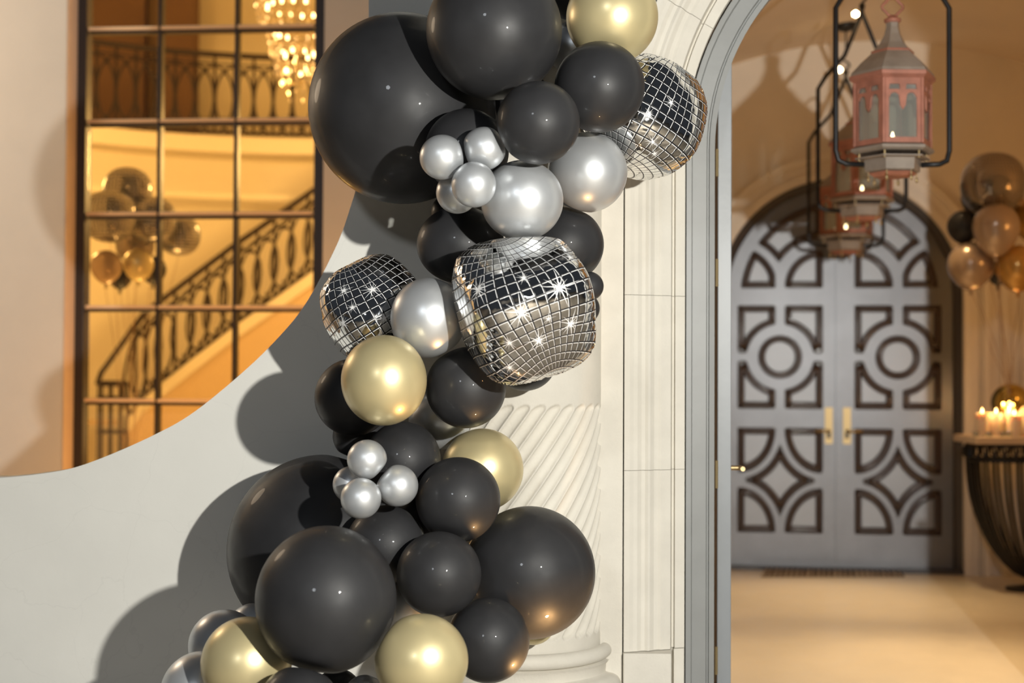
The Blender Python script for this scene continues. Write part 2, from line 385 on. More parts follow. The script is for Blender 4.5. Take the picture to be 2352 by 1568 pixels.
# dark rebate behind the frame
# open grey leaf
lf = empty('door_1', (Xat(1647,5.15), 5.17, 0), kind='structure', label='open grey door leaf seen edge-on inside the archway')
lx0, lx1 = Xat(1648,5.16), Xat(1680,5.16)
MB().box(lx0, lx1, 5.16, 6.02, .01, 2.95).build('leaf', M['greyleaf'], lf, bevel=.003)
for z in (.35, 1.02, 1.75, 2.15): MB().tube([(lx0-.004,5.155,z-.05),(lx0-.004,5.155,z+.05)], .006, 8).build('hinge', M['brass'], lf)
hz = P(1700, 1075, 5.28).z
hb = MB(); hb.tube([(lx1,5.30,hz),(lx1+.055,5.30,hz),(lx1+.055,5.24,hz)], .009, 10)
hb.lathe([(0,0),(.0,.0)], (0,0,0), 3) if False else None
ho = hb.build('lever_handle', M['brass'], lf, smooth=True)
MB().box(lx1, lx1+.006, 5.28, 5.33, hz-.06, hz+.06).build('handle_plate', M['brass'], lf, bevel=.002)

rl = empty('door_3', (2.33, 5.17, 0), kind='structure', label='second grey door leaf folded back at the right side of the archway')
MB().box(2.325, 2.42, 5.145, 5.22, .01, 2.95).build('leak_block', M['greyleaf'], rl)  # unseen filler added to stop the flash leaking beside the leaf
MB().box(2.275, 2.323, 5.16, 6.04, .01, 2.95).build('leaf', M['greyleaf'], rl, bevel=.003)
MB().tube([(2.27,5.94,hz),(2.225,5.94,hz),(2.225,5.86,hz)], .010, 8).build('lever_handle', M['brass'], rl, smooth=True)
# ---------------- column
cxw = Xat(1193, 4.72); CYC = 4.94; CRAD = .291
colr = empty('column', (cxw, CYC, 0), label='cream limestone column with spiral flutes behind the balloon garland', cat='column')
zt = P(1300, 925, 4.68).z; zb = P(1300, 1476, 4.68).z
def shaft():
    th0, th1 = -PI*.98, PI*.0+.12
    a = np.linspace(-PI-.1, .1, 34*14+1); z = np.concatenate([[.46], np.linspace(zb-.05, zt+.05, 210), [4.6]])
    A, Z = np.meshgrid(a, z)
    tw = 1.02/(zt-zb)*1.0                  # twist per metre
    ph = (A + PI/2 - (Z-zt)*1.33*1.0/ .55*.55)        # placeholder, refined below
    slope = .72/CRAD                        # dx/dz at the front
    ph = (A+PI/2) - (Z-zt)*slope
    N = 34; q = ph*N/(2*PI) + .235*0; fr_ = (q-np.floor(q))-.5       # -.5.. .5 across one flute
    wd = 2*PI/N*CRAD; hw = .445*wd
    x = fr_*wd*math.cos(math.atan(.72))     # perpendicular distance from flute axis
    hwp = hw*math.cos(math.atan(.72))
    # distance to capsule: clip ends round
    over = np.maximum(Z-(zt-hw*1.2), 0)+np.maximum((zb+hw*1.2)-Z, 0)
    dd = np.sqrt(x**2+(over*.9)**2)
    dep = np.sqrt(np.clip(1-(dd/hwp)**2, 0, 1))*.014
    R = CRAD-dep
    X = cxw+R*np.cos(A); Y = CYC+R*np.sin(A)
    vs = np.stack([X, Y, Z], -1).reshape(-1, 3); h, wv = A.shape
    fs = []
    for i in range(h-1):
        for j in range(wv-1): fs.append((i*wv+j, i*wv+j+1, (i+1)*wv+j+1, (i+1)*wv+j))
    me = bpy.data.meshes.new('shaft'); me.from_pydata(vs.tolist(), [], fs); me.update(); return me
link('shaft', shaft(), M['stone'], colr, smooth=True)
tz = P(1300, 1522, 4.64).z
bp_ = [(CRAD+.0,.62-.0),(CRAD,.47),(CRAD+.004,.462),(CRAD+.012,.458),(CRAD+.012,.447)]
def tor(rc, zc, rr_, n=10): return [(rc+rr_*math.cos(t), zc+rr_*math.sin(t)) for t in np.linspace(PI/2, -PI/2, n)]
base = [(CRAD-.02, zb-.045),(CRAD+.008, zb-.047)]+tor(CRAD+.010, zb-.058, .010, 6)+[(CRAD+.008, zb-.070)]+tor(CRAD+.012, tz+.0, .026, 12)+[(CRAD+.03, tz-.032),(CRAD+.02,tz-.045),(CRAD+.018,tz-.07)]+tor(CRAD+.03, tz-.115, .04, 12)+[(CRAD+.07, tz-.16),(CRAD+.07, 0)]
MB().lathe(base, (cxw, CYC, 0), 96).build('base', M['stone'], colr, smooth=True)

# ================================================================== WINDOW WALL (left, behind)
YAW = math.radians(-5)
W0 = P(450, 855, 8.6); W0.z = 0
un = Vector((math.cos(YAW), math.sin(YAW), 0)); nn = Vector((math.sin(YAW), -math.cos(YAW), 0))   # along the wall, out of the wall
def Wl(px, py, off=0):                      # local (u, z) on the plane set back by off
    p = PP(px, py, W0-nn*off, nn); return (p-(W0-nn*off)).dot(un), p.z
def wlink(name, me, mt_, parent=None, **k):
    me.transform(Matrix.Translation(W0) @ Matrix.Rotation(YAW, 4, 'Z')); return link(name, me, mt_, parent, **k)
uL = Wl(150, 500)[0]; uR = Wl(742, 500)[0]; zbt = Wl(300, 1180)[1]; ztp = 4.6
oL = [(-5, 0), (-5, 5.6), (3.2, 5.6), (3.2, 0)]
wlink('wall_left', plate_mesh(oL, [[(uL, zbt), (uR, zbt), (uR, ztp), (uL, ztp)]], .19, 0), M['wall'], kind='structure')
win = empty('window_1', W0, YAW, kind='structure', label='tall dark metal grid window looking into the amber staircase hall')
def wbox(name, u0, u1, y0, y1, z0, z1, mt_, bevel=0, **k):
    return MB().box(u0, u1, y0, y1, z0, z1).build(name, mt_, win, world=False, bevel=bevel, **k)
def U(px, off=.19, y=500): return Wl(px, y, off)[0]
def ZZ(py, off=.19, x=450): return Wl(x, py, off)[1]
for (a, b) in ((uL-.012, uL+.0),): pass
fl0, fl1 = uL+.003, U(200); fr0, fr1 = U(723), uR+.06
wbox('frame_stile', fl0, fl1, .15, .25, zbt, ztp, M['bronze'], .004)
wbox('frame_stile', fr0, fr1, .15, .25, zbt, ztp, M['bronze'], .004)
wbox('frame_rail', fl0, fr1, .15, .25, zbt, zbt+.06, M['bronze'], .004); wbox('frame_rail', fl0, fr1, .15, .25, ztp-.06, ztp, M['bronze'], .004)
wbox('reveal', uL-.006, uL+.003, .0, .19, zbt, ztp, M['trimtan'])
us = [fl1, U(367, y=400), U(543, y=400), fr0]; dz = (ZZ(70)-ZZ(925))/4
zs_ = [ZZ(70)+dz*k for k in (2, 1, 0, -1, -2, -3, -4, -5)]
zs_ = [z for z in zs_ if zbt+.1 < z < ztp-.05]
for u in us[1:3]: wbox('vertical_glazing_bar', u-.012, u+.012, .165, .235, zbt+.06, ztp-.06, M['bronze'], .003)
rows = [zbt+.06]+sorted(zs_)+[ztp-.06]
for z in zs_:
    for a, b in zip(us[:-1], us[1:]):
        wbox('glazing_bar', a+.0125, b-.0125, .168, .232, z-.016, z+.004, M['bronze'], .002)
        wbox('bar_lit_ledge', a+.008, b-.008, .155, .20, z+.003, z+.024, M['bar_lit'], .003)  # strip coloured as the warm-lit upper half of the bar
for z0, z1 in zip(rows[:-1], rows[1:]):
    for a, b in zip(us[:-1], us[1:]): wbox('pane', a+.002, b-.002, .206, .210, z0+.002, z1-.002, M['glass'])

# ================================================================== HALL behind the window
def hall(px, py, Y): return P(px, py, Y)
MB().box(-8, 1.2, 8.95, 18, -.1, 0).build('floor_hall', M['floor'], kind='structure')
MB().box(-8, 1.2, 8.95, 18, 6.2, 6.3).build('ceiling_hall', M['hallwall'], kind='structure')
MB().box(-8.1, -8, 8.3, 18, 0, 6.3).build('wall_hall_left', M['hallwall'], kind='structure')
MB().box(1.1, 1.2, 8.95, 18, 0, 6.3).build('wall_hall_right', M['hallwall'], kind='structure')
MB().box(-8, 1.2, 17.4, 17.5, 0, 6.3).build('wall_hall_back', M['hallwall'], kind='structure')
# gallery: plan curve nearest at left
def gal(px):                                # depth of gallery edge by pixel column
    t = (px-150)/600; return 13.25+.95*(1-(1-min(max(t,0),1.3))**2)*.9
ZG = 3.70
gpx = list(range(60, 901, 30)); gp = []
for px in gpx:
    Y = gal(px); p = P(px, 300, Y); gp.append(Vector((p.x, p.y, ZG)))
def ribbon_solid(path, z0, z1, th):         # vertical ribbon following a plan path, thickness backwards
    m = MB(); n = len(path); vs = []
    for i, p in enumerate(path):
        a = path[max(i-1,0)]; b = path[min(i+1,n-1)]; t = (b-a); t.z = 0; t.normalize(); nb = Vector((-t.y, t.x, 0))
        for q in (p, p+nb*th): vs += [(q.x, q.y, z0), (q.x, q.y, z1)]
    fs = []
    for i in range(n-1):
        a = i*4; b = a+4; fs += [(a, b, b+1, a+1), (a+2, a+3, b+3, b+2), (a+1, b+1, b+3, a+3), (a, a+2, b+2, b)]
    fs += [(0,1,3,2), ((n-1)*4, (n-1)*4+2, (n-1)*4+3, (n-1)*4+1)]
    return m.add(vs, fs)
ribbon_solid(gp, ZG-.16, ZG, 3.0).build('gallery_floor', M['hallwall'], kind='structure')
gi = [p+Vector((0,.55,0)) for p in gp]
ribbon_solid(gi, 0, ZG-.16, .15).build('wall_hall_curved', M['hallwall'], kind='structure')
ribbon_solid([p+Vector((0,.04,0)) for p in gp], ZG-.62, ZG-.56, .06).build('trim_4', M['hallwall'], kind='structure')
# brown hangings / piers above the gallery
bx0 = P(196, 50, 15.2).x
MB().box(P(150,50,15.2).x, P(332,50,15.2).x, 15.2, 15.35, ZG, 6.2).build('wall_gallery_pier', M['hallbrown'], kind='structure')
MB().box(P(372,50,15.0).x, P(441,50,15.0).x, 15.0, 15.35, ZG, 6.2).build('wall_gallery_pier', M['hallbrown'], kind='structure')
MB().box(P(441,50,15.4).x, 1.1, 15.5, 15.6, ZG, 6.2).build('wall_gallery_back', M['hallwall'], kind='structure')
MB().box(P(332,50,15.6).x, P(372,50,15.6).x, 15.6, 15.7, ZG, 6.2).build('wall_gallery_back', M['stairwall'], kind='structure')

def interp(path, s):                        # point & tangent at arc length s
    acc = 0
    for a, b in zip(path[:-1], path[1:]):
        L = (b-a).length
        if acc+L >= s: return a+(b-a)*((s-acc)/L), (b-a).normalized()
        acc += L
    return path[-1].copy(), (path[-1]-path[-2]).normalized()
def plen(path): return sum((b-a).length for a, b in zip(path[:-1], path[1:]))
def railing(root, low, height, pitch, r=.0135):
    """low = path of the bottom rail; vertical bars, interlaced ovals and rosettes"""
    n = int(plen(low)/pitch)
    top = [p+Vector((0,0,height)) for p in low]
    MB().tube(top, .030, 8).build('handrail', M['iron'], root, smooth=True)
    MB().tube([p+Vector((0,0,height-.09)) for p in low], .009, 6).build('upper_rail', M['iron'], root, smooth=True)
    MB().tube([p+Vector((0,0,.03)) for p in low], .014, 6).build('bottom_rail', M['iron'], root, smooth=True)
    for i in range(n):
        p, t = interp(low, (i+.5)*pitch); th = Vector((t.x, t.y, 0)).normalized(); sl = t.z/max(1e-6, math.hypot(t.x, t.y))
        w_ = pitch*.98; hh = (height-.14)/2; c = p+Vector((0,0,.03+hh+.0))
        ov = []
        for k in range(20):
            a = 2*PI*k/20; u_ = w_*math.cos(a); ov.append(c+th*u_+Vector((0,0,hh*math.sin(a)+sl*u_)))
        MB().tube(ov, r, 5, True).build('oval', M['iron'], root, smooth=True)
        MB().tube([p+Vector((0,0,.03)), p+Vector((0,0,height))], r*1.1, 5).build('baluster', M['iron'], root, smooth=True)
        for zz_ in (.10, height-.17):
            ro = MB().lathe([(.004,-.022),(.022,-.008),(.024,.008),(.004,.022)], (p.x+th.x*pitch/2, p.y+th.y*pitch/2, p.z+zz_+sl*pitch/2), 8)
            ro.build('rosette', M['iron'], root)
gr = empty('gallery_railing', gp[0], label='dark wrought iron railing of interlaced ovals along the upper gallery', cat='railing')
gsub = [p for p in gp if True]
railing(gr, gsub, .80, .19)
# stair: stringer path in pixels
st_px = [(279,1075,12.7),(282,1030,12.75),(296,961,12.95),(325,920,13.15),(368,883,13.35),(450,818,13.55),(536,751,13.7),(625,690,13.75),(714,626,13.8),(800,562,13.8),(900,488,13.75)]
sp = [P(*q) for q in st_px]
str_ = empty('staircase', Vector((sp[2].x, sp[2].y, 0)), label='curved plaster staircase rising to the right behind the grid window', cat='staircase')
def sloped_ribbon(path, dtop, dbot, th, mt_, name, floorz=None):
    m = MB(); vs = []; n = len(path)
    for i, p in enumerate(path):
        a = path[max(i-1,0)]; b = path[min(i+1,n-1)]; t = (b-a); t.z = 0; t.normalize(); nb = Vector((-t.y, t.x, 0))
        zb_ = floorz if floorz is not None else p.z+dbot
        for q in (p, p+nb*th): vs += [(q.x, q.y, zb_), (q.x, q.y, p.z+dtop)]
    fs = []
    for i in range(n-1):
        a = i*4; b = a+4; fs += [(a, b, b+1, a+1), (a+2, a+3, b+3, b+2), (a+1, b+1, b+3, a+3), (a, a+2, b+2, b)]
    fs += [(0,1,3,2), ((n-1)*4, (n-1)*4+2, (n-1)*4+3, (n-1)*4+1)]
    return m.add(vs, fs).build(name, mt_, str_)
spb = sp[2:]
sloped_ribbon(spb, 0, -.13, .12, M['hallwall'], 'stringer')
sloped_ribbon([p+Vector((0,.03,0)) for p in spb], -.13, 0, .09, M['stairwall'], 'side_wall', floorz=0.0)
zc = spb[0].z
k = 0; L = plen(spb); s = 0
while s < L:                                 # treads
    p, t = interp(spb, s); tn = Vector((-t.y, t.x, 0)).normalized(); th = Vector((t.x, t.y, 0)).normalized()
    q = p+tn*.12
    a = q; b = q+th*.30; c = b+tn*.35; d = a+tn*.35
    MB().add([(v.x, v.y, z) for z in (p.z-.06, p.z-.02) for v in (a, b, c, d)], [(0,3,2,1),(4,5,6,7),(0,1,5,4),(1,2,6,5),(2,3,7,6),(3,0,4,7)]).build('tread', M['stairwall'], str_)
    s += .36
srl = empty('stair_railing', Vector((sp[2].x, sp[2].y, 0)), label='dark wrought iron stair railing of interlaced ovals climbing the curved staircase', cat='railing')
rp = [P(262,985,12.6), P(275,975,12.8)]+[p+Vector((0,-.0,.01)) for p in spb]
railing(srl, [p+Vector((0,.05,0)) for p in spb], .80, .20)
# volute newel at the foot
vc = P(258, 1100, 12.75); ztop_n = P(240, 880, 12.75).z
vn = MB()
for k in range(9):
    a = 2*PI*k/9; rad = .13
    q = Vector((vc.x+rad*math.cos(a), vc.y+rad*math.sin(a), 0))
    MB().tube([(q.x, q.y, 0), (q.x, q.y, ztop_n)], .010, 5).build('newel_baluster', M['iron'], srl)
spi = []
hp = spb[0]+Vector((0,.05,.80))
spi.append(hp)
spi.append(P(250,832,12.85)); spi.append(P(232,856,12.75))
for k in range(14):
    a = PI+2*PI*k/12*1.2; rad = .14-.006*k; spi.append(Vector((vc.x+rad*math.cos(a), vc.y+rad*math.sin(a), ztop_n)))
MB().tube(spi, .028, 6).build('volute_handrail', M['iron'], srl, smooth=True)
for zz_ in (.30, .62, .86):
    MB().tube([Vector((vc.x+.135*math.cos(2*PI*k/14), vc.y+.135*math.sin(2*PI*k/14), ztop_n*zz_+.05)) for k in range(14)], .014, 5, True).build('newel_ring', M['iron'], srl)

# chandelier
CH = P(684, 60, 11.6); ch = empty('chandelier', CH, label='tiered crystal chandelier glowing amber in the hall beyond the window', cat='chandelier')
s1 = 11.6/F
MB().tube([(CH.x, CH.y, 6.2), (CH.x, CH.y, CH.z-.45)], .012, 8).build('stem', M['brass'], ch)
tiers = [(-60, 108, 26), (5, 98, 26), (62, 72, 22), (110, 56, 18), (150, 38, 12), (190, 20, 6)]
# pixels below the top of frame, radius px, strands
for ti, (py, rp_, ns) in enumerate(tiers):
    z0 = P(684, py, 11.6).z; R = rp_*s1
    MB().tube([Vector((CH.x+R*math.cos(2*PI*k/24), CH.y+R*math.sin(2*PI*k/24), z0)) for k in range(24)], .008, 5, True).build('tier_ring', M['brass'], ch)
octa = MB().add([(0,0,.026),(.013,0,0),(0,.013,0),(-.013,0,0),(0,-.013,0),(0,0,-.03)], [(0,1,2),(0,2,3),(0,3,4),(0,4,1),(5,2,1),(5,3,2),(5,4,3),(5,1,4)]).mesh('crystal')
octa.materials.append(M['crystal'])
cnt = 0
for ti, (py, rp_, ns) in enumerate(tiers):
    z0 = P(684, py, 11.6).z; R = rp_*s1
    for k in range(ns):
        a = 2*PI*k/ns+ti*.3
        if math.sin(a) > .55: continue       # the rear is hidden
        for j in range(4 if ti < 4 else 3):
            if cnt >= 290: break
            c = bpy.data.objects.new('crystal', octa); COL.objects.link(c); c.parent = ch
            c.location = Vector((CH.x+R*math.cos(a)*(1-.04*j), CH.y+R*math.sin(a)*(1-.04*j), z0-.02-.062*j))-CH; c.rotation_euler = (0,0,random.random()*3)
            c.scale = (1.1,)*3 if j < 3 else (1.5,)*3; cnt += 1
bl = MB().lathe([(.002,-.02),(.009,-.012),(.010,0),(.006,.012),(.001,.022)], (0,0,0), 8).mesh('bulb'); bl.materials.append(M['chandbulb'])
for ti, (py, rp_, ns) in enumerate(tiers[:5]):
    z0 = P(684, py, 11.6).z; R = rp_*s1*.72
    for k in range((16, 16, 14, 9, 6)[ti]):
        a = 2*PI*k/(16,16,14,9,6)[ti]+.4
        c = bpy.data.objects.new('bulb', bl); COL.objects.link(c); c.parent = ch; c.location = Vector((CH.x+R*math.cos(a), CH.y+R*math.sin(a), z0-.05))-CH

# ================================================================== VESTIBULE
VX = 2.5; VR = 3.05; VAP = 3.73; VHW = 2.2
def vz(x): return VAP-VR+math.sqrt(VR*VR-(x-VX)**2)
MB().box(-.3, 5.2, 5.0, 11.0, -.12, 0).build('floor', M['floor'], kind='structure')
xs = [VX-VHW+2*VHW*k/60 for k in range(61)]
vs = []; fs = []
for y in (5.19, 10.9):
    for x in xs: vs.append((x, y, vz(x)))
for y in (5.19, 10.9):
    for x in xs: vs.append((x, y, vz(x)+.12))
n = 61
for i in range(60):
    fs += [(i, i+1, n+i+1, n+i), (2*n+i, 3*n+i, 3*n+i+1, 2*n+i+1), (i, 2*n+i, 2*n+i+1, i+1), (n+i, n+i+1, 3*n+i+1, 3*n+i)]
fs += [(0, n, 3*n, 2*n), (n-1, 3*n-1, 4*n-1, 2*n-1)]
MB().add(vs, fs).build('ceiling', M['vault'], smooth=True, kind='structure')
MB().box(VX-VHW-.12, VX-VHW, 5.2, 10.9, 0, vz(VX-VHW)+.1).build('wall_vestibule_left', M['backwall'], kind='structure')
MB().box(VX+VHW, VX+VHW+.12, 5.2, 10.9, 0, vz(VX-VHW)+.1).build('wall_vestibule_right', M['backwall'], kind='structure')
# back wall, slightly yawed, with its door
DY = math.radians(-7.5)
D0 = P(1928, 855, 10.0); D0.z = 0
du = Vector((math.cos(DY), math.sin(DY), 0)); dn = Vector((math.sin(DY), -math.cos(DY), 0))
def Dl(px, py): p = PP(px, py, D0, dn); return (p-D0).dot(du), p.z
def dlink(name, me, mt_, parent=None, **k):
    if parent is None: me.transform(Matrix.Translation(D0) @ Matrix.Rotation(DY, 4, 'Z'))
    return link(name, me, mt_, parent, world=False, **k)
uu = [(-2.05+4.4*k/30) for k in range(31)]
ZD = Dl(1928, 684)[1]; RD = Dl(2212, 684)[0]
bw = [(-2.1, 0), (-2.1, 4.0), (2.45, 4.0), (2.45, 0)]+[(RD, 0)]+[(RD*math.cos(a), ZD+RD*math.sin(a)) for a in [PI*k/40 for k in range(41)]]+[(-RD, 0)]
dlink('wall_back', plate_mesh(bw, [], .2, 0), M['backwall'], kind='structure')
MB().box(-2.1, 2.45, .22, .3, 0, 3.7).mesh()
# archivolt bands over the door
tb = empty('trim_5', D0, DY, kind='structure', label='stepped plaster archivolt over the arched double door')
for (r0, r1, y) in ((RD+.0, RD+.05, -.05), (RD+.05, RD+.13, -.03), (RD+.13, RD+.17, -.055)):
    pr = [(r0, .0), (r0, y), (r1, y), (r1, .0)]
    sweep_block(pr, a0=0, a1=PI, n=48, xc=0, zs=ZD).build('arch_band', M['backwall'], tb, world=False)
    for sd in (-1, 1): sweep_block(pr, 0, ZD, side=sd, xc=0, zs=ZD).build('jamb_band', M['backwall'], tb, world=False)
for px in ((2245,2262),(2298,2316),(2344,2365)):
    a = Dl(px[0], 900)[0]; b = Dl(px[1], 900)[0]
    dlink('trim_6', MB().box(a, b, -.03, 0, 0, 2.3).mesh(), M['backwall'], kind='structure')
# door_2
dr = empty('door_2', D0, DY, kind='structure', label='arched double door in grey with geometric brown-moulded panels at the back of the vestibule')
RI = Dl(2192, 684)[0]
def db(name, me, mt_, parent=None, **k): return link(name, me, mt_, parent or dr, world=False, **k)
fp = [(RD-.002, .12), (RD-.002, .01), (RI+.02, .03), (RI, .05), (RI, .12)]
db('door_frame', sweep_block(fp, a0=0, a1=PI, n=48, xc=0, zs=ZD).mesh(), M['doorframe'])
for sd in (-1, 1): db('door_frame', sweep_block(fp, 0, ZD, side=sd, xc=0, zs=ZD).mesh(), M['doorframe'])
def uz(px, py): return Dl(px, py)
sx = (Dl(2163,850)[0]-Dl(1968,850)[0])/195.0           # metres per pixel on the door
def DZ(py): return Dl(1928, py)[1]
lc = 137.5*sx                                # leaf centre offset
hp_ = 98.5*sx
def star_poly(inside, c, rmax=1.2, n=120):
    out = []
    for k in range(n):
        a = 2*PI*k/n; dx, dz_ = math.cos(a), math.sin(a); lo, hi = 0, rmax
        # march then bisect (first exit)
        t = 0; step = rmax/300
        while t < rmax and inside(c[0]+dx*t, c[1]+dz_*t) > 0: t += step
        lo, hi = max(t-step, 0), t
        for _ in range(18):
            m_ = (lo+hi)/2
            if inside(c[0]+dx*m_, c[1]+dz_*m_) > 0: lo = m_
            else: hi = m_
        out.append((c[0]+dx*lo, c[1]+dz_*lo))
    return out
def rect(x, z, x0, x1, z0, z1): return min(x-x0, x1-x, z-z0, z1-z)
def build_leaf(sg):
    """sg=-1 left leaf, +1 right leaf; local u with meeting stile at 0"""
    lo, hi = 6*sx, RI-.004                   # |u| range
    def S(u): return sg*u
    shapes = []
    a0, a1 = lc-hp_, lc+hp_; g = 13*sx
    zA, zB = DZ(938), DZ(702); zm = (zA+zB)/2; rc = 80*sx
    for (x0, x1) in ((a0, lc-g), (lc+g, a1)):
        for (z0, z1) in ((zA, zm-11*sx), (zm+11*sx, zB)):
            f = lambda x, z, x0=x0, x1=x1, z0=z0, z1=z1: min(rect(x, z, x0, x1, z0, z1), math.hypot(x-lc, z-zm)-rc)
            cx_ = (x0+9*sx) if x1 < lc else (x1-9*sx); cz_ = z0+25*sx if z0 == zA else z1-25*sx
            cx_ = x0+30*sx if x1 < lc else x1-30*sx; cz_ = z0+30*sx if z0 == zA else z1-30*sx
            shapes.append((f, (cx_, cz_)))
    shapes.append((lambda x, z: 50*sx-math.hypot(x-lc, z-zm), (lc, zm)))
    zC, zE = DZ(1226), DZ(986); zn = (zC+zE)/2; rq = 88*sx
    for cx_ in (a0, a1):
        for cz_ in (zC, zE):
            f = lambda x, z, cx_=cx_, cz_=cz_: min(rect(x, z, a0, a1, zC, zE), (1-math.hypot((x-cx_)/(86*sx), (z-cz_)/(104*sx)))*90*sx)
            shapes.append((f, (cx_+(30*sx if cx_ == a0 else -30*sx), cz_+(30*sx if cz_ == zC else -30*sx))))
    rd = 108*sx
    shapes.append((lambda x, z: min([(math.hypot((x-cx_)/(104*sx), (z-cz_)/(122*sx))-1)*105*sx for cx_ in (a0, a1) for cz_ in (zC, zE)]+[80*sx-abs(x-lc), 90*sx-abs(z-zn)]), (lc, zn)))
    zF = DZ(658); ra = 86*sx
    RA = RI-34*sx
    arc = lambda x, z: RA-math.hypot(x, z-ZD)
    # lower lobes
    shapes.append((lambda x, z: min(rect(x, z, a0, lc-g, zF, zF+1), ra-math.hypot(x-a0, z-zF)+0), (a0+30*sx, zF+30*sx)))
    shapes.append((lambda x, z: min(rect(x, z, lc+g, a1+5, zF, zF+1), ra+10*sx-math.hypot(x-a1-6*sx, z-zF), arc(x, z)), (lc+g+38*sx, zF+18*sx)))
    # upper V panel
    rv = 118*sx
    shapes.append((lambda x, z: min(arc(x, z), x-a0, math.hypot(x-a0+0, z-zF)-rv, math.hypot(x-a1-6*sx, z-zF)-rv, z-zF), (lc-22*sx, zF+118*sx)))
    holes = []; panels = []; mids = []
    for f, c in shapes:
        if f(*c) <= 0: print('bad panel centre', f(*c), c, sg); continue
        holes.append(star_poly(f, c))
        fi = lambda x, z, f=f: f(x, z)-15*sx
        if fi(*c) > 0: panels.append(star_poly(fi, c))
        fm = lambda x, z, f=f: f(x, z)-7.5*sx
        if fm(*c) > 0: mids.append(star_poly(fm, c))
    out = [(lo, .02)]+[(lo, ZD+math.sqrt(hi*hi-lo*lo))]
    n_ = 30; aa0 = math.acos(lo/hi)
    out += [(hi*math.cos(aa0*(1-k/n_)), ZD+hi*math.sin(aa0*(1-k/n_))) for k in range(1, n_+1)]
    out += [(hi, .02)]
    mir = lambda poly: [(S(x), z) for x, z in poly]
    leaf = bpy.data.objects.new('door_leaf', plate_mesh(mir(out), [mir(h) for h in holes], .035, .055)); leaf.data.materials.append(M['doorpaint'])
    COL.objects.link(leaf); leaf.parent = dr
    db('backing_board', plate_mesh(mir(out), [], .02, .095), M['moulding'])
    for p_ in panels: link('panel', plate_mesh(mir(p_), [], .02, .068), M['doorpanel'], leaf, world=False)
    for p_ in mids:
        link('panel_moulding', MB().tube([Vector((S(x), .068, z)) for x, z in p_], 6.5*sx, 6, True).mesh(), M['moulding'], leaf, world=False, smooth=True)
    for p_ in holes:
        link('outer_bead', MB().tube([Vector((S(x), .054, z)) for x, z in p_], 2.2*sx, 6, True).mesh(), M['moulding'], leaf, world=False, smooth=True)
build_leaf(-1); build_leaf(1)
db('meeting_stile', MB().box(-7*sx, 7*sx, .04, .09, .02, ZD+RI-.02).mesh(), M['doorpaint'])
for sg, px in ((-1, 1905), (1, 1947)):
    u, _ = Dl(px, 980); z0 = DZ(1020); z1 = DZ(936)
    db('handle_plate', MB().box(u-.027, u+.027, .045, .055, z0, z1).mesh(), M['brass'])
    zl = DZ(990)
    db('lever_handle', MB().tube([Vector((u,.045,zl)), Vector((u,-.01,zl)), Vector((u+sg*.02,-.015,zl)), Vector((u+sg*.10,-.015,zl+.003))], .010, 8).mesh(), M['brass'], smooth=True)
    db('keyhole_plate', MB().box(u-.012, u+.012, .035, .045, z0+.04, z0+.09).mesh(), M['bronze'])
db('threshold', MB().box(-RD, RD, -.02, .15, 0, .03).mesh(), M['doorframe'])
# striped door mat
mp = [P(1765, 1303, 1), None]
def floorpt(px, py):
    d = ray(px, py); return O+d*(-HC/d.z)
m0 = floorpt(1762, 1303); m1 = floorpt(2062, 1303); m2 = floorpt(2078, 1325); m3 = floorpt(1748, 1325)
dm = empty('door_mat', (m0+m2)/2, label='long striped woven door mat in front of the arched double door', cat='mat')
NS = 26
MB().add([(*v.xy, z) for z in (0.001, .008) for v in (m3, m2, m1, m0)], [(0,3,2,1),(4,5,6,7),(0,1,5,4),(1,2,6,5),(2,3,7,6),(3,0,4,7)]).build('mat_backing', M['mat_d'], dm)
for i in range(NS):
    t0 = (i+.12)/NS; t1 = (i+.12+random.choice([.35,.45,.6]))/NS
    q = [m3.lerp(m2, t0), m3.lerp(m2, t1), m0.lerp(m1, t1), m0.lerp(m1, t0)]
    MB().add([(*v.xy, z) for z in (.008, .013) for v in q], [(0,3,2,1),(4,5,6,7),(0,1,5,4),(1,2,6,5),(2,3,7,6),(3,0,4,7)]).build('stripe', M['mat_l'], dm)

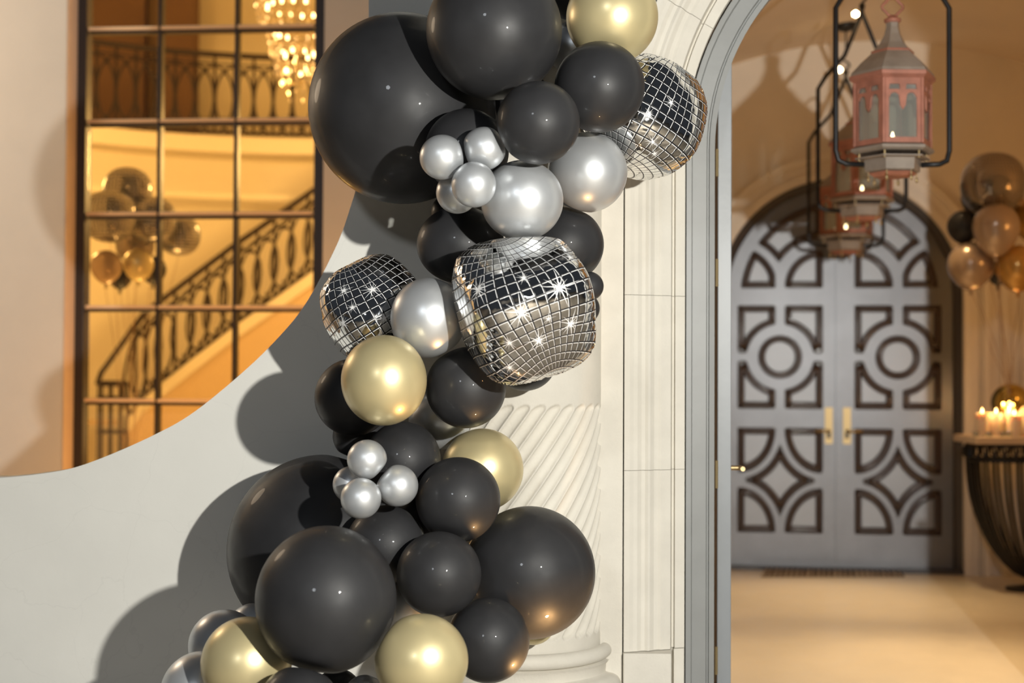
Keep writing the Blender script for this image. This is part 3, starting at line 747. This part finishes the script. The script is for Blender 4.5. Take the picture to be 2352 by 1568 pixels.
# ------------------------------------------------------------------ lanterns
def lantern_proto(parent_name, label, loc, scale, rz, ceil_z):
    """built around local origin = centre of the eaves; unit: one pixel of the nearest lantern at 6.2 m"""
    k = 6.2/F*scale
    root = empty('hanging_lantern', loc, rz, label=label, cat='lantern')
    def L(mb, name, m_, parent=None, smooth=False, **kw): return link(name, mb.mesh(), m_, parent or root, world=False, smooth=smooth, **kw)
    hexa = lambda prof_, rot=0: MB().lathe([(r*k, z*k) for r, z in prof_], (0,0,0), 6, rot=rot)
    # roof: hexagon with concave flare
    o = L(hexa([(99,2),(96,12),(74,36),(50,58),(46,60),(44,66),(30,82),(19,104),(15,120),(15,132)]), 'roof', M['copper_roof'])
    L(hexa([(88,-14),(100,-4),(101,4),(92,8)]), 'eave_band', M['copper'], o)
    L(hexa([(49,58),(51,61),(49,64)]), 'roof_ridge', M['copper'], o)
    L(MB().lathe([(r*k, z*k) for r, z in [(14,130),(19,133),(19,139),(13,142),(9,146)]], (0,0,0), 16), 'neck', M['copper'], o, smooth=True)
    ring = [Vector((21*k*math.cos(a)*(1+.18*math.cos(4*a)), 0, (167+21*math.sin(a))*k)) for a in [2*PI*j/28 for j in range(28)]]
    L(MB().tube(ring, 3.4*k, 6, True), 'finial_ring', M['copper'], o, smooth=True)
    # body: six posts, six glazed tracery panels
    RB = 88; zb0, zt0 = -158, -12
    for j in range(6):
        a = PI/3*j; p = (RB*k*math.cos(a), RB*k*math.sin(a))
        L(MB().tube([(p[0],p[1],zb0*k),(p[0],p[1],zt0*k)], 4.6*k, 6), 'corner_post', M['copper'])
    apo = RB*math.cos(PI/6); hw = RB/2-4
    def arcpts(cx_, w_, z0, z1, n=8):
        return [(cx_-w_, z0)]+[(cx_+w_*math.cos(PI-t), z1-w_+w_*math.sin(t)) for t in [PI*i/n for i in range(n+1)]][0:]+[(cx_+w_, z0)]
    outer = [(-hw, zb0), (hw, zb0), (hw, zt0), (-hw, zt0)]
    holes = []
    for s in (-1, 1):
        holes.append([(s*19-13, -38), (s*19+13, -38), (s*19+11, -26), (s*19-11, -26)])
    big = [(-hw+8, zb0+12), (hw-8, zb0+12), (hw-8, -52)]
    big += [(19+11*math.cos(t), -56+11*math.sin(t)) for t in [PI*i/8 for i in range(9)]]
    big += [(6, -74), (0, -84), (-6, -74)]
    big += [(-19+11*math.cos(t), -56+11*math.sin(t)) for t in [PI*i/8 for i in range(9)]]
    big += [(-hw+8, -52)]
    holes.append(big)
    sc = lambda poly: [(x*k, z*k) for x, z in poly]
    tr_me = plate_mesh(sc(outer), [sc(h) for h in holes], 5*k, -2.5*k)
    gl_me = MB().box(-hw*k, hw*k, -.6*k, .6*k, zb0*k, zt0*k).mesh()
    for j in range(6):
        a = PI/3*j+PI/6; mtx = Matrix.Translation((apo*k*math.cos(a), apo*k*math.sin(a), 0)) @ Matrix.Rotation(a+PI/2, 4, 'Z')
        t_ = link('tracery_panel', tr_me.copy(), M['copper'], root, world=False); t_.data.transform(mtx)
        g_ = link('pane', gl_me.copy(), M['glareglass'], t_, world=False); g_.data.transform(Matrix.Translation((-math.cos(a)*3*k, -math.sin(a)*3*k, 0)) @ mtx)
    b_ = L(hexa([(84,-158),(97,-163),(97,-169),(88,-174),(60,-174)]), 'base_plate', M['copper_roof'])
    for j in range(6):
        a = PI/3*j; L(MB().tube([(78*k*math.cos(a),78*k*math.sin(a),-190*k),(78*k*math.cos(a),78*k*math.sin(a),-170*k)], 2.4*k, 6), 'support_pin', M['brass'], b_)
    L(hexa([(40,-184),(88,-184),(88,-187),(66,-188),(64,-214),(50,-218)]), 'lower_cup', M['copper_roof'])
    L(hexa([(58,-218),(44,-226),(20,-228)]), 'cup_bottom', M['copper'])
    for j in range(6):
        a = PI/3*j; L(MB().lathe([(.5*k,-240*k),(3.5*k,-236*k),(3.5*k,-231*k),(1.5*k,-226*k),(1.5*k,-214*k)], (56*k*math.cos(a), 56*k*math.sin(a), 0), 8), 'drop', M['brass'])
    # candle lamp inside
    L(MB().lathe([(r*k, z*k) for r, z in [(3,-168),(16,-166),(16,-162),(6,-158),(6,-142)]], (0,0,0), 12), 'candle_sleeve', M['brass'], smooth=True)
    L(MB().lathe([(r*k, z*k) for r, z in [(2,-142),(4,-138),(4,-132),(1,-122)]], (0,0,0), 10), 'bulb', M['bulb'], smooth=True)
    # iron yoke
    ap = 415; yk = []
    half = [(0,ap),(0,ap-20),(52,ap-150),(108,203),(131,165),(131,-165),(125,-188),(108,-196),(66,-198)]
    fr_ = MB()
    ca, sa = math.cos(-rz), math.sin(-rz)
    for s in (-1, 1):
        pts_ = [Vector((s*x*k*ca, s*x*k*sa, z*k)) for x, z in half]
        fr_.tube(pts_, 6.4*k, 8)
    L(fr_, 'iron_yoke', M['ironblack'], smooth=True)
    L(MB().lathe([(1*k,(ap-14)*k),(9*k,(ap-8)*k),(9*k,(ap+4)*k),(1*k,(ap+10)*k)], (0,0,0), 10), 'yoke_boss', M['ironblack'])
    # hook, chain and ceiling canopy
    zc_ = ceil_z-loc[2]
    hk = [Vector((ca*13*k*math.sin(t)*(1), sa*13*k*math.sin(t), (ap+10+ (t/(2*PI))*52)*k)) for t in [2*PI*i/16 for i in range(17)]]
    L(MB().tube(hk, 3.6*k, 6), 'hook', M['ironblack'], smooth=True)
    L(MB().tube([(0,0,(ap+60)*k), (0,0,zc_-.02)], 3.2*k, 6), 'rod', M['ironblack']) if zc_ > (ap+65)*k else None
    L(MB().lathe([(4*k,zc_-.05),(40*k,zc_-.03),(44*k,zc_-.012),(44*k,zc_)], (0,0,0), 20), 'canopy', M['ironblack'], smooth=True)
    return root
for (px, py, Y, lab, lk) in ((2050, 182, 6.2, 'nearest and largest copper hexagonal lantern hanging in the archway', 0),
                         (1980, 332, 8.0, 'middle copper lantern in the row, its roof hidden behind the nearest lantern', 1),
                         (1943, 435, 9.45, 'farthest and smallest copper lantern of the row, just before the arched double door', 2)):
    c = P(px, py, Y)
    cz = vz(c.x)
    lantern_proto('l', lab, c, 1.0, math.radians(2), max(cz, c.z+.80))
    # small lit spot on the yoke boss of the farther two

    if lk: 
        b = P((1965, 1928)[lk-1], (32, 160)[lk-1], Y-.1)
        me = MB().lathe([(.001,-.02),(.018,-.010),(.020,.006),(.001,.02)], tuple(b), 12)
        o = me.build('ceiling_spotlight_lens', M['bulb'], smooth=True); o.name = 'puck_light'
        center(o); setp(o, label=('small bright round lamp at the top of the middle lantern yoke', 'small bright round lamp at the top of the farthest lantern yoke')[lk-1], cat='lamp', group='small lamps on the lantern yokes')

# ------------------------------------------------------------------ console table, candles, balloons at right
TY = 9.15; s2 = TY/F
tcx = P(2392, 1010, TY).x; ztop = P(2300, 1001, TY).z; zt2 = P(2300, 1017, TY).z
tb_ = empty('console_table', (tcx, TY, 0), label='console table with stone top on a basket of curved black iron bars', cat='table')
tl = P(2218, 1010, TY).x; hwid = tcx-tl
MB().box(tcx-hwid, tcx+hwid, TY-.20, TY+.26, zt2, ztop).build('table_top', M['travertine'], tb_, bevel=.006)
za = P(2300, 1056, TY).z; rtop = hwid-.02
def ell(r, z, n=36, ys=.44): return [Vector((tcx+r*math.cos(2*PI*k/n), TY+.03+ys*r*math.sin(2*PI*k/n), z)) for k in range(n)]
for z in (zt2-.012, za): MB().tube(ell(rtop, z), .012, 6, True).build('apron_ring', M['ironblack'], tb_, smooth=True)
for k in range(36):
    p = ell(rtop, (zt2+za)/2)[k]
    q = MB().tube([p+Vector((.022*math.cos(t), 0, .040*math.sin(t))) for t in [2*PI*i/10 for i in range(10)]], .008, 5, True); q.build('apron_loop', M['ironblack'], tb_)
zbot = .06
for k in range(34):
    a = 2*PI*k/34; pt = []
    for i in range(14):
        t = i/13; r = rtop*(1-t**2.0)**.62*.93+rtop*.07; z = za+(zbot-za)*t
        pt.append(Vector((tcx+r*math.cos(a), TY+.03+.44*r*math.sin(a), z)))
    MB().tube(pt, .0105, 6).build('curved_bar', M['ironblack'], tb_, smooth=True)
MB().lathe([(.22,0),(.22,.02),(.10,.035),(.05,.07)], (tcx, TY+.03, 0), 28, sy=.6).build('foot', M['ironblack'], tb_, smooth=True)
cand = [(2256,948,15,.0,'short pillar candle at the left end of the console table'),(2288,948,15,.05,'short pillar candle second from the left on the console table'),
        (2330,952,17,-.02,'wide pillar candle in front of the gold balloon on the console table'),(2345,932,15,.10,'tallest pillar candle at the rear of the console table'),
        (2318,941,8,.06,'slim candle between the pillar candles on the console table')]
for (px, py, rp_, dy, lab) in cand:
    Y = TY+dy; p = P(px, py, Y); r = rp_*Y/F
    c = empty('pillar_candle', (p.x, Y, ztop), label=lab, cat='candle', group='lit pillar candles on the console table')
    MB().lathe([(r*.98,0),(r,.005),(r,p.z-ztop-.006),(r*.9,p.z-ztop),(r*.5,p.z-ztop-.008),(.001,p.z-ztop-.01)], (p.x, Y, ztop), 20).build('wax', M['wax'], c, smooth=True)
    MB().lathe([(.001,-.006),(.005,.002),(.006,.008),(.001,.026)], (p.x, Y, p.z+.004), 8).build('flame', M['flame'], c, smooth=True)
    l = lamp('candle_light', 'POINT', (p.x, Y, p.z+.045), 1.3, (1, .55, .2), .02)
for (px, dy, lab) in ((2242,-.12,'small clear votive glass at the table corner'),(2272,-.13,'small clear votive glass between the two short candles'),(2302,-.13,'small clear votive glass right of the short candles'),(2316,-.10,'small clear votive glass before the slim candle')):
    Y = TY+dy; p = P(px, 990, Y)
    MB().lathe([(.012,0),(.018,.004),(.021,.03),(.020,.032),(.017,.008),(.001,.006)], (p.x, Y, ztop), 14).build('votive_glass', M['lampglass'], None, smooth=True)
    o = bpy.context.scene.objects[-1] if False else None
for o in [o for o in COL.objects if o.name.startswith('votive_glass')]: center(o)
vg = [o for o in COL.objects if o.name.startswith('votive_glass')]
for o, lab in zip(sorted(vg, key=lambda q: q.location.x), ('small clear votive glass at the left corner of the console table','small clear votive glass in front of the two short candles','small clear votive glass just right of the short candles','small clear votive glass in front of the slim candle')):
    setp(o, label=lab, cat='candle holder', group='votive glasses on the console table')

def bunch(specs, yref):
    its = [list(q) for q in specs]; base = [q[3] for q in its]
    for _ in range(300):
        for i in range(len(its)):
            for j in range(i+1, len(its)):
                a, b = (i, j) if base[i] < base[j] else (j, i)
                ca, cb = P(its[a][0], its[a][1], yref+its[a][3]), P(its[b][0], its[b][1], yref+its[b][3])
                need = (its[a][2]+its[b][2])*yref/F*1.02; lat2 = (ca.x-cb.x)**2+(ca.z-cb.z)**2
                w_ = math.sqrt(max(need*need-lat2, 0)); h_ = its[b][3]-its[a][3]
                if h_ < w_: its[a][3] -= (w_-h_)*.2; its[b][3] += (w_-h_)*.2
    return its
def drop_balloon(px, py, rp_, Y, m_, label, tail=1.25, group=None, tie=None, name='balloon', foilN=None, rz=0):
    c = P(px, py, Y); r = rp_*Y/F
    root = empty(name, c, rz, label=label, cat='balloon', group=group)
    if foilN:
        me = sphere_mesh(r, 48, 28, p=2.25)
        link('foil_skin', me, m_, root, world=False, smooth=True)
    else:
        pr = []
        for i in range(25):
            t = PI*i/24; z = math.cos(t); x = math.sin(t)
            if z < 0: z *= tail; x *= (1-.18*(-z/tail)**2)
            pr.append((max(x*r, .001), z*r))
        link('latex_skin', MB().lathe(pr, (0,0,0), 32).mesh(), m_, root, world=False, smooth=True)
        link('knot', MB().lathe([(.006,0),(.012,-.012),(.006,-.018),(.016,-.03)], (0,0,-r*tail+.004), 8).mesh(), m_, root, world=False, smooth=True)
    if tie is not None:
        e = Vector(tie)-c; s_ = Vector((0,0,-r*(1 if foilN else tail)))
        pp = [s_.lerp(e, t)+Vector((.01*math.sin(9*t+px), 0, 0)) for t in [i/10 for i in range(11)]]
        link('ribbon', MB().tube(pp, .0018, 5).mesh(), M['ribbon'], root, world=False)
    return root
def sphere_mesh(r, nu, nv, p=2.0, R=None, squash=(1,1,1), wr=0, seed=0):
    """superellipsoid (exponent p) whose cube axes are turned by R"""
    a = np.arange(nu)*2*PI/nu; b = np.linspace(-PI/2, PI/2, nv+1)[1:-1]
    A, B = np.meshgrid(a, b); d = np.stack([np.cos(B)*np.cos(A), np.cos(B)*np.sin(A), np.sin(B)], -1).reshape(-1, 3)
    d = np.concatenate([d, [[0,0,-1],[0,0,1]]])
    q = d @ (np.array(R) if R is not None else np.eye(3))
    q = np.abs(q)/np.array(squash)
    rad = r/(q**p).sum(1)**(1/p)
    if wr:
        s = np.sort(q/np.linalg.norm(q, axis=1)[:,None], axis=1); e = np.exp(-((s[:,2]-s[:,1])/.10)**2)   # seam closeness
        ph = d@np.array([41., 23., 57.]) + 3*np.sin(d@np.array([7.,11.,5.])*3+seed)
        rad *= 1+wr*e*np.sin(ph*1.3+seed)+wr*.35*np.sin((d@np.array([9.,-7.,6.]))+seed)
    v = d*rad[:,None]; n = nu*(nv-1); fs = []
    for i in range(nv-2):
        for j in range(nu):
            j2 = (j+1) % nu; fs.append((i*nu+j, i*nu+j2, (i+1)*nu+j2, (i+1)*nu+j))
    for j in range(nu):
        j2 = (j+1) % nu; fs.append((n, j2, j)); fs.append((n+1, (nv-2)*nu+j, (nv-2)*nu+j2))
    me = bpy.data.meshes.new('s'); me.from_pydata(v.tolist(), [], fs); me.update(); return me
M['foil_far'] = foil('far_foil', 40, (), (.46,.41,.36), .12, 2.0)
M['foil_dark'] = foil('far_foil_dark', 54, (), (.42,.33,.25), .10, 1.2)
M['foilgold'] = mat('gold_mirror', (.65,.48,.16), .08, metal=1)
BY = 8.85; tie = (P(2318, 890, BY).x, BY, P(2318, 905, BY).z)
G = 'balloon bunch by the console table'
RB_ = [(2281, 422, 72, 0, 'foil_dark', 'dark round mirror-tile foil balloon topping the bunch above the console table', 1, 1),
 (2252, 452, 44, .32, 'black', 'black balloon half hidden behind the mirror-tile foil balloon at right', 1.2, 0),
 (2213, 520, 37, .05, 'black', 'round black balloon at the left of the bunch above the console table', 1.1, 0),
 (2288, 520, 53, -.12, 'pearl', 'upper champagne balloon with pointed tail in the bunch above the console table', 1.35, 0),
 (2230, 608, 53, -.01, 'pearl', 'lower left champagne balloon in the bunch above the console table', 1.12, 0),
 (2338, 612, 50, -.05, 'amberlatex', 'lower amber gold balloon at the right frame edge', 1.2, 0),
 (2372, 500, 48, .2, 'amberlatex', 'upper amber gold balloon cut off by the right frame edge', 1.2, 0),
 (2292, 620, 26, .22, 'black', 'slim black balloon squeezed between the two lower balloons at right', 1.4, 0)]
for (px, py, rp_, dy, m_, lab, tl_, f_) in bunch(RB_, BY): drop_balloon(px, py, rp_, BY+dy, M[m_], lab, tl_, foilN=f_ or None, tie=tie)
drop_balloon(2322, 925, 45, TY+.05+.13, M['foilgold'], 'shiny dark gold ball balloon sitting behind the candles', 1.0, name='balloon')
# hall bunch beyond the window
HY = 9.75; tieh = (P(287, 900, HY).x, HY, 0.35)
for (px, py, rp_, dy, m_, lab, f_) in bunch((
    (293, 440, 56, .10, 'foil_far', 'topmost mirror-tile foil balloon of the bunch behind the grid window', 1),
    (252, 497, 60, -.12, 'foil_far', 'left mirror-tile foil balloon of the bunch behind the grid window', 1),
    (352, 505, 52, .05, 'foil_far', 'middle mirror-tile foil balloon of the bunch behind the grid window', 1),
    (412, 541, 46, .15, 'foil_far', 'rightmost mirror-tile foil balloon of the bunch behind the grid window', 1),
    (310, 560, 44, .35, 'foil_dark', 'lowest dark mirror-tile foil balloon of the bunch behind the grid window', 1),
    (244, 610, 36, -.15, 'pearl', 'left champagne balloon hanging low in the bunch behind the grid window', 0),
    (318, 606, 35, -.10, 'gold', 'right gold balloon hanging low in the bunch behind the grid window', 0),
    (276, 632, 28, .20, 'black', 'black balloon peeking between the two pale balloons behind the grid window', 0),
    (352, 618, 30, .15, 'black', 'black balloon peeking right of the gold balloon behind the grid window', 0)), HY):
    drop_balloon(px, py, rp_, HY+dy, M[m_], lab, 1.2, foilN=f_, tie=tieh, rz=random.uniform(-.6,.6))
wgt = MB().lathe([(.05,0),(.06,.02),(.045,.12),(.01,.16)], (tieh[0], tieh[1], 0), 12).build('balloon_weight', M['foilgold'], smooth=True, label='small gold balloon weight on the hall floor', cat='weight')
lampglow = None

# ================================================================== BALLOON GARLAND
# px, py, rx, ry, initial depth, material, label
GAR = [
 (966,1192,64,64,4.46,'black','black balloon in the dark gap between the lower silver cluster and the middle black balloons'),
 (775,1592,56,56,4.38,'black','black balloon at the bottom edge in the gap below the large front black balloon'),
 (1040,492,52,52,4.62,'black','black filler balloon added behind the rear small silver balloon of the upper cluster to stop a light leak'),  # added filler, blocks flash leaking between its neighbours
 (1200,235,70,70,4.60,'black','black balloon in the dark gap below the big top black balloon'),
 (1130,700,75,75,4.62,'black','black balloon almost fully hidden behind the big foil balloon'),
 (925,250,218,220,4.52,'black','largest black balloon at upper left of the garland, overlapping the amber window'),
 (1135,72,158,158,4.18,'black','big black balloon cut by the top edge of the frame'),
 (1322,-48,95,95,4.45,'black','black balloon sliver at the top between the big black and the gold balloon'),
 (1318,110,62,62,4.62,'silver','silver balloon glimpsed between the big black balloon and the top gold balloon'),
 (1406,40,107,107,4.35,'gold','gold balloon at the top right of the garland'),
 (1377,200,105,105,4.20,'black','black balloon directly below the top gold balloon'),
 (1236,282,97,96,4.08,'black','matte black balloon in front of the silver pair in the upper garland'),
 (1349,396,93,93,4.40,'silver','right one of the two larger silver balloons in the upper garland'),
 (1199,460,96,93,4.20,'silver','front one of the two larger silver balloons, resting on the big foil balloon'),
 (1072,347,98,98,4.42,'black','black balloon half hidden behind the upper cluster of small silver balloons'),
 (1016,361,53,52,4.16,'silver','small silver balloon at the left of the upper four-balloon cluster'),
 (1112,341,51,50,4.17,'silver','small silver balloon at the top right of the upper four-balloon cluster'),
 (1088,424,52,53,4.04,'silver','small silver balloon at the front of the upper four-balloon cluster'),
 (1050,442,49,49,4.22,'silver','small silver balloon at the shaded rear of the upper four-balloon cluster'),
 (1058,562,102,90,4.42,'black','black balloon left of and above the big foil balloon'),
 (1296,562,92,88,4.46,'black','black balloon right of and above the big foil balloon'),
 (984,730,88,93,4.22,'silver','silver balloon wedged between the two foil balloons'),
 (882,873,99,105,4.06,'gold','gold balloon in the middle of the garland below the left foil balloon'),
 (812,912,90,90,4.40,'black','black balloon behind the left side of the middle gold balloon'),
 (1070,890,93,94,4.24,'black','black balloon right of the middle gold balloon, below the big foil balloon'),
 (1206,832,72,66,4.50,'black','black balloon mostly hidden under the big foil balloon'),
 (1352,657,35,34,4.42,'black','upper small black balloon beside the right edge of the big foil balloon'),
 (1342,708,36,36,4.46,'black','lower small black balloon beside the right edge of the big foil balloon'),
 (925,1055,88,88,4.26,'black','black balloon behind the lower cluster of small silver balloons'),
 (830,1000,66,60,4.52,'black','black balloon peeking out under the left of the middle gold balloon'),
 (1010,965,72,68,4.54,'silver','silver balloon mostly hidden below the middle black balloon'),
 (1108,1078,95,95,4.44,'gold','gold balloon on the right against the fluted column'),
 (1052,1147,98,98,4.20,'black','black balloon in front of the gold balloon by the column'),
 (843,1055,46,46,4.06,'silver','small silver balloon on top of the lower four-balloon cluster'),
 (913,1115,48,48,4.07,'silver','small silver balloon at the right of the lower four-balloon cluster'),
 (829,1144,47,47,4.00,'silver','small silver balloon at the bottom front of the lower four-balloon cluster'),
 (806,1112,42,42,4.16,'silver','small silver balloon at the shaded rear of the lower four-balloon cluster'),
 (742,1262,219,219,4.50,'black','largest black balloon of the lower garland, against the white wall'),
 (1216,1314,152,152,4.34,'black','large black balloon at lower right with an amber glow on its underside'),
 (886,1250,92,90,4.28,'black','black balloon in the gap between the large ones below the small silver cluster'),
 (749,1376,162,169,4.02,'black','large front black balloon at lower left of the garland'),
 (1008,1318,98,98,4.10,'black','black balloon in the middle of the lower garland above the bottom gold balloon'),
 (1122,1470,95,97,4.12,'black','black balloon at the bottom right with a warm glint, beside the bottom gold balloon'),
 (968,1516,108,106,3.98,'gold','gold balloon at the bottom centre of the garland'),
 (566,1522,104,105,4.22,'gold','gold balloon at the bottom left, partly shaded by the large front black balloon'),
 (685,1622,94,92,4.00,'black','black balloon top at the bottom edge between the two lower gold balloons'),
 (515,1482,82,82,4.44,'silver','dark shaded silver balloon behind the bottom left gold balloon'),
 (462,1588,92,92,4.36,'silver','silver balloon at the bottom left corner of the garland'),
 (582,1445,60,60,4.46,'silver','small shaded silver balloon between the largest lower black and bottom left gold balloon'),
 (930,1400,66,66,4.40,'silver','silver balloon glimpsed between the large front black and bottom gold balloons'),
 (1224,1430,52,50,4.52,'gold','dark gold balloon glimpsed under the large lower right black balloon'),
 (838,1596,48,46,4.16,'silver','silver balloon glimpsed at the bottom edge left of the bottom gold balloon'),
]
FOILS = [
 (1203,704,160,4.12,'big mirror-tile foil balloon with white starbursts at the centre of the garland'),
 (862,718,119,4.40,'dark mirror-tile foil balloon at the left edge of the garland'),
 (1478,270,132,4.50,'mirror-tile foil balloon at the upper right beside the door arch'),
]
items = []
for (px, py, rx, ry, Y, m_, lab) in GAR: items.append(dict(px=px, py=py, rx=rx, ry=ry, Y=Y, m=m_, lab=lab, foil=False))
for (px, py, r, Y, lab) in FOILS: items.append(dict(px=px, py=py, rx=r, ry=r, Y=Y, m='foil', lab=lab, foil=True))
def geo(it):
    c = P(it['px'], it['py'], it['Y']); s = it['Y']/F*.992; return c, (it['rx']+it['ry'])/2*s
order = {id(it): it['Y'] for it in items}
def ylimit(it, c, r):
    lim = YW-.985*r-.01
    if abs(c.x-cxw) < CRAD+r*.8: 
        dx = c.x-cxw; rs = CRAD+.97*r
        if abs(dx) < rs: lim = min(lim, CYC-math.sqrt(rs*rs-dx*dx))
    return lim
for itr in range(260):
    mv = [0.0]*len(items); gs = [geo(it) for it in items]
    for i in range(len(items)):
        for j in range(i+1, len(items)):
            ci, ri = gs[i]; cj, rj = gs[j]; d = (ci-cj).length; need = .975*(ri+rj)
            if d < need:
                a, b = (i, j) if order[id(items[i])] < order[id(items[j])] else (j, i)
                lat2 = (ci.x-cj.x)**2+(ci.z-cj.z)**2
                want = math.sqrt(max(need*need-lat2, 0)); have = items[b]['Y']-items[a]['Y']
                dl = (want-have)*.12
                if dl > 0: mv[a] -= dl; mv[b] += dl
    for k, it in enumerate(items):
        it['Y'] += max(-.02, min(.02, mv[k]))
        c, r = geo(it); it['Y'] = max(3.55, min(it['Y'], ylimit(it, c, r)))
gs = [geo(it) for it in items]
def squeeze(idx, V):
    """flatten the balloon against neighbours it presses on, the wall and the column"""
    ci, ri = gs[idx]; ci = np.array(ci)
    for _ in range(2):
        for j, (cj, rj) in enumerate(gs):
            if j == idx: continue
            cj_ = np.array(cj); dv = cj_-ci; d = np.linalg.norm(dv)
            if d >= (ri+rj)*1.02: continue
            n_ = dv/d; t = (d*d+ri*ri-rj*rj)/(2*d); t = max(t, .25*ri)-.0025
            s = (V-ci)@n_; over = s-t; m_ = over > -.012
            k_ = .012
            new = np.where(over > k_, 0, -(k_-over)**2/(4*k_)+0)      # soft clamp
            new = np.where(over > k_, 0.0, new)
            V = np.where(m_[:,None], V+(np.minimum(new, 0)-over)[:,None]*n_*(m_ & (over > new))[:,None], V)
        V[:,1] = np.minimum(V[:,1], YW-.004)
        dx = V[:,0]-cxw; dy = V[:,1]-CYC; rr_ = np.hypot(dx, dy); m_ = (rr_ < CRAD+.006)
        f = np.where(m_, (CRAD+.006)/np.maximum(rr_, 1e-4), 1); V[:,0] = cxw+dx*f; V[:,1] = CYC+dy*f
    return V
STARS = [[(-.52,.38,.25),(-.08,-.10,.29),(.50,.02,.30),(.12,.32,.15),(-.42,-.42,.15),(.0,-.62,.26),(.62,-.52,.25),(.25,-.33,.13),(.95,.35,.15),(-.7,-.75,.13)],
         [(-.55,.05,.24),(-.25,.20,.16),(.25,.35,.30),(.15,-.25,.2),(-.30,.60,.2),(-.45,-.55,.18),(-.05,-.6,.16)],
         [(.30,.25,.18),(.05,-.10,.12),(.35,-.45,.16),(-.3,-.5,.14),(.55,-.6,.14)]]
FROT = [Euler((0, math.radians(-22), 0)), Euler((0, math.radians(-30), 0)), Euler((0, math.radians(28), 0))]
CUBE = [Euler((math.radians(40), math.radians(4), math.radians(14))), Euler((math.radians(-32), 0, math.radians(20))), Euler((math.radians(-22), 0, math.radians(30)))]
fi = 0
for idx, it in enumerate(items):
    c, r = gs[idx]
    if it['foil']:
        Rm = FROT[fi].to_matrix(); me = sphere_mesh(r*(.93, .95, 1.0)[fi], 160, 100, p=(3.5, 3.0, 2.6)[fi], R=CUBE[fi].to_matrix(), wr=.012, seed=fi*2.3)
        V = np.zeros(len(me.vertices)*3); me.vertices.foreach_get('co', V); V = V.reshape(-1, 3)
        RN = np.array(Rm); V = V@RN.T+np.array(c); V = squeeze(idx, V); V = (V-np.array(c))@RN
        me.vertices.foreach_set('co', V.ravel()); me.update()
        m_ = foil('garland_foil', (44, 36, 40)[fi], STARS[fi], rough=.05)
        o = link('foil_balloon', me, m_, None, smooth=True, label=it['lab'], cat='balloon'); o.location = c; o.rotation_euler = FROT[fi]
        fi += 1
    else:
        me = sphere_mesh(1, 72 if r > .15 else 56, 44 if r > .15 else 34)
        me.transform(Matrix.Rotation(random.uniform(0, 3), 4, 'Y'))
        V = np.zeros(len(me.vertices)*3); me.vertices.foreach_get('co', V); V = V.reshape(-1, 3)
        s = it['Y']/F*.992
        V = V*np.array([it['rx']*s, r, it['ry']*s]); V = squeeze(idx, V+np.array(c))-np.array(c)
        me.vertices.foreach_set('co', V.ravel()); me.update()
        o = link('balloon', me, M[it['m']], None, smooth=True, label=it['lab'], cat='balloon'); o.location = c
    o['group'] = 'balloons of the garland' if not it['foil'] else 'mirror-tile foil balloons of the garland'
print('garland depths', [(it['px'], it['py'], round(it['Y'],2)) for it in items])
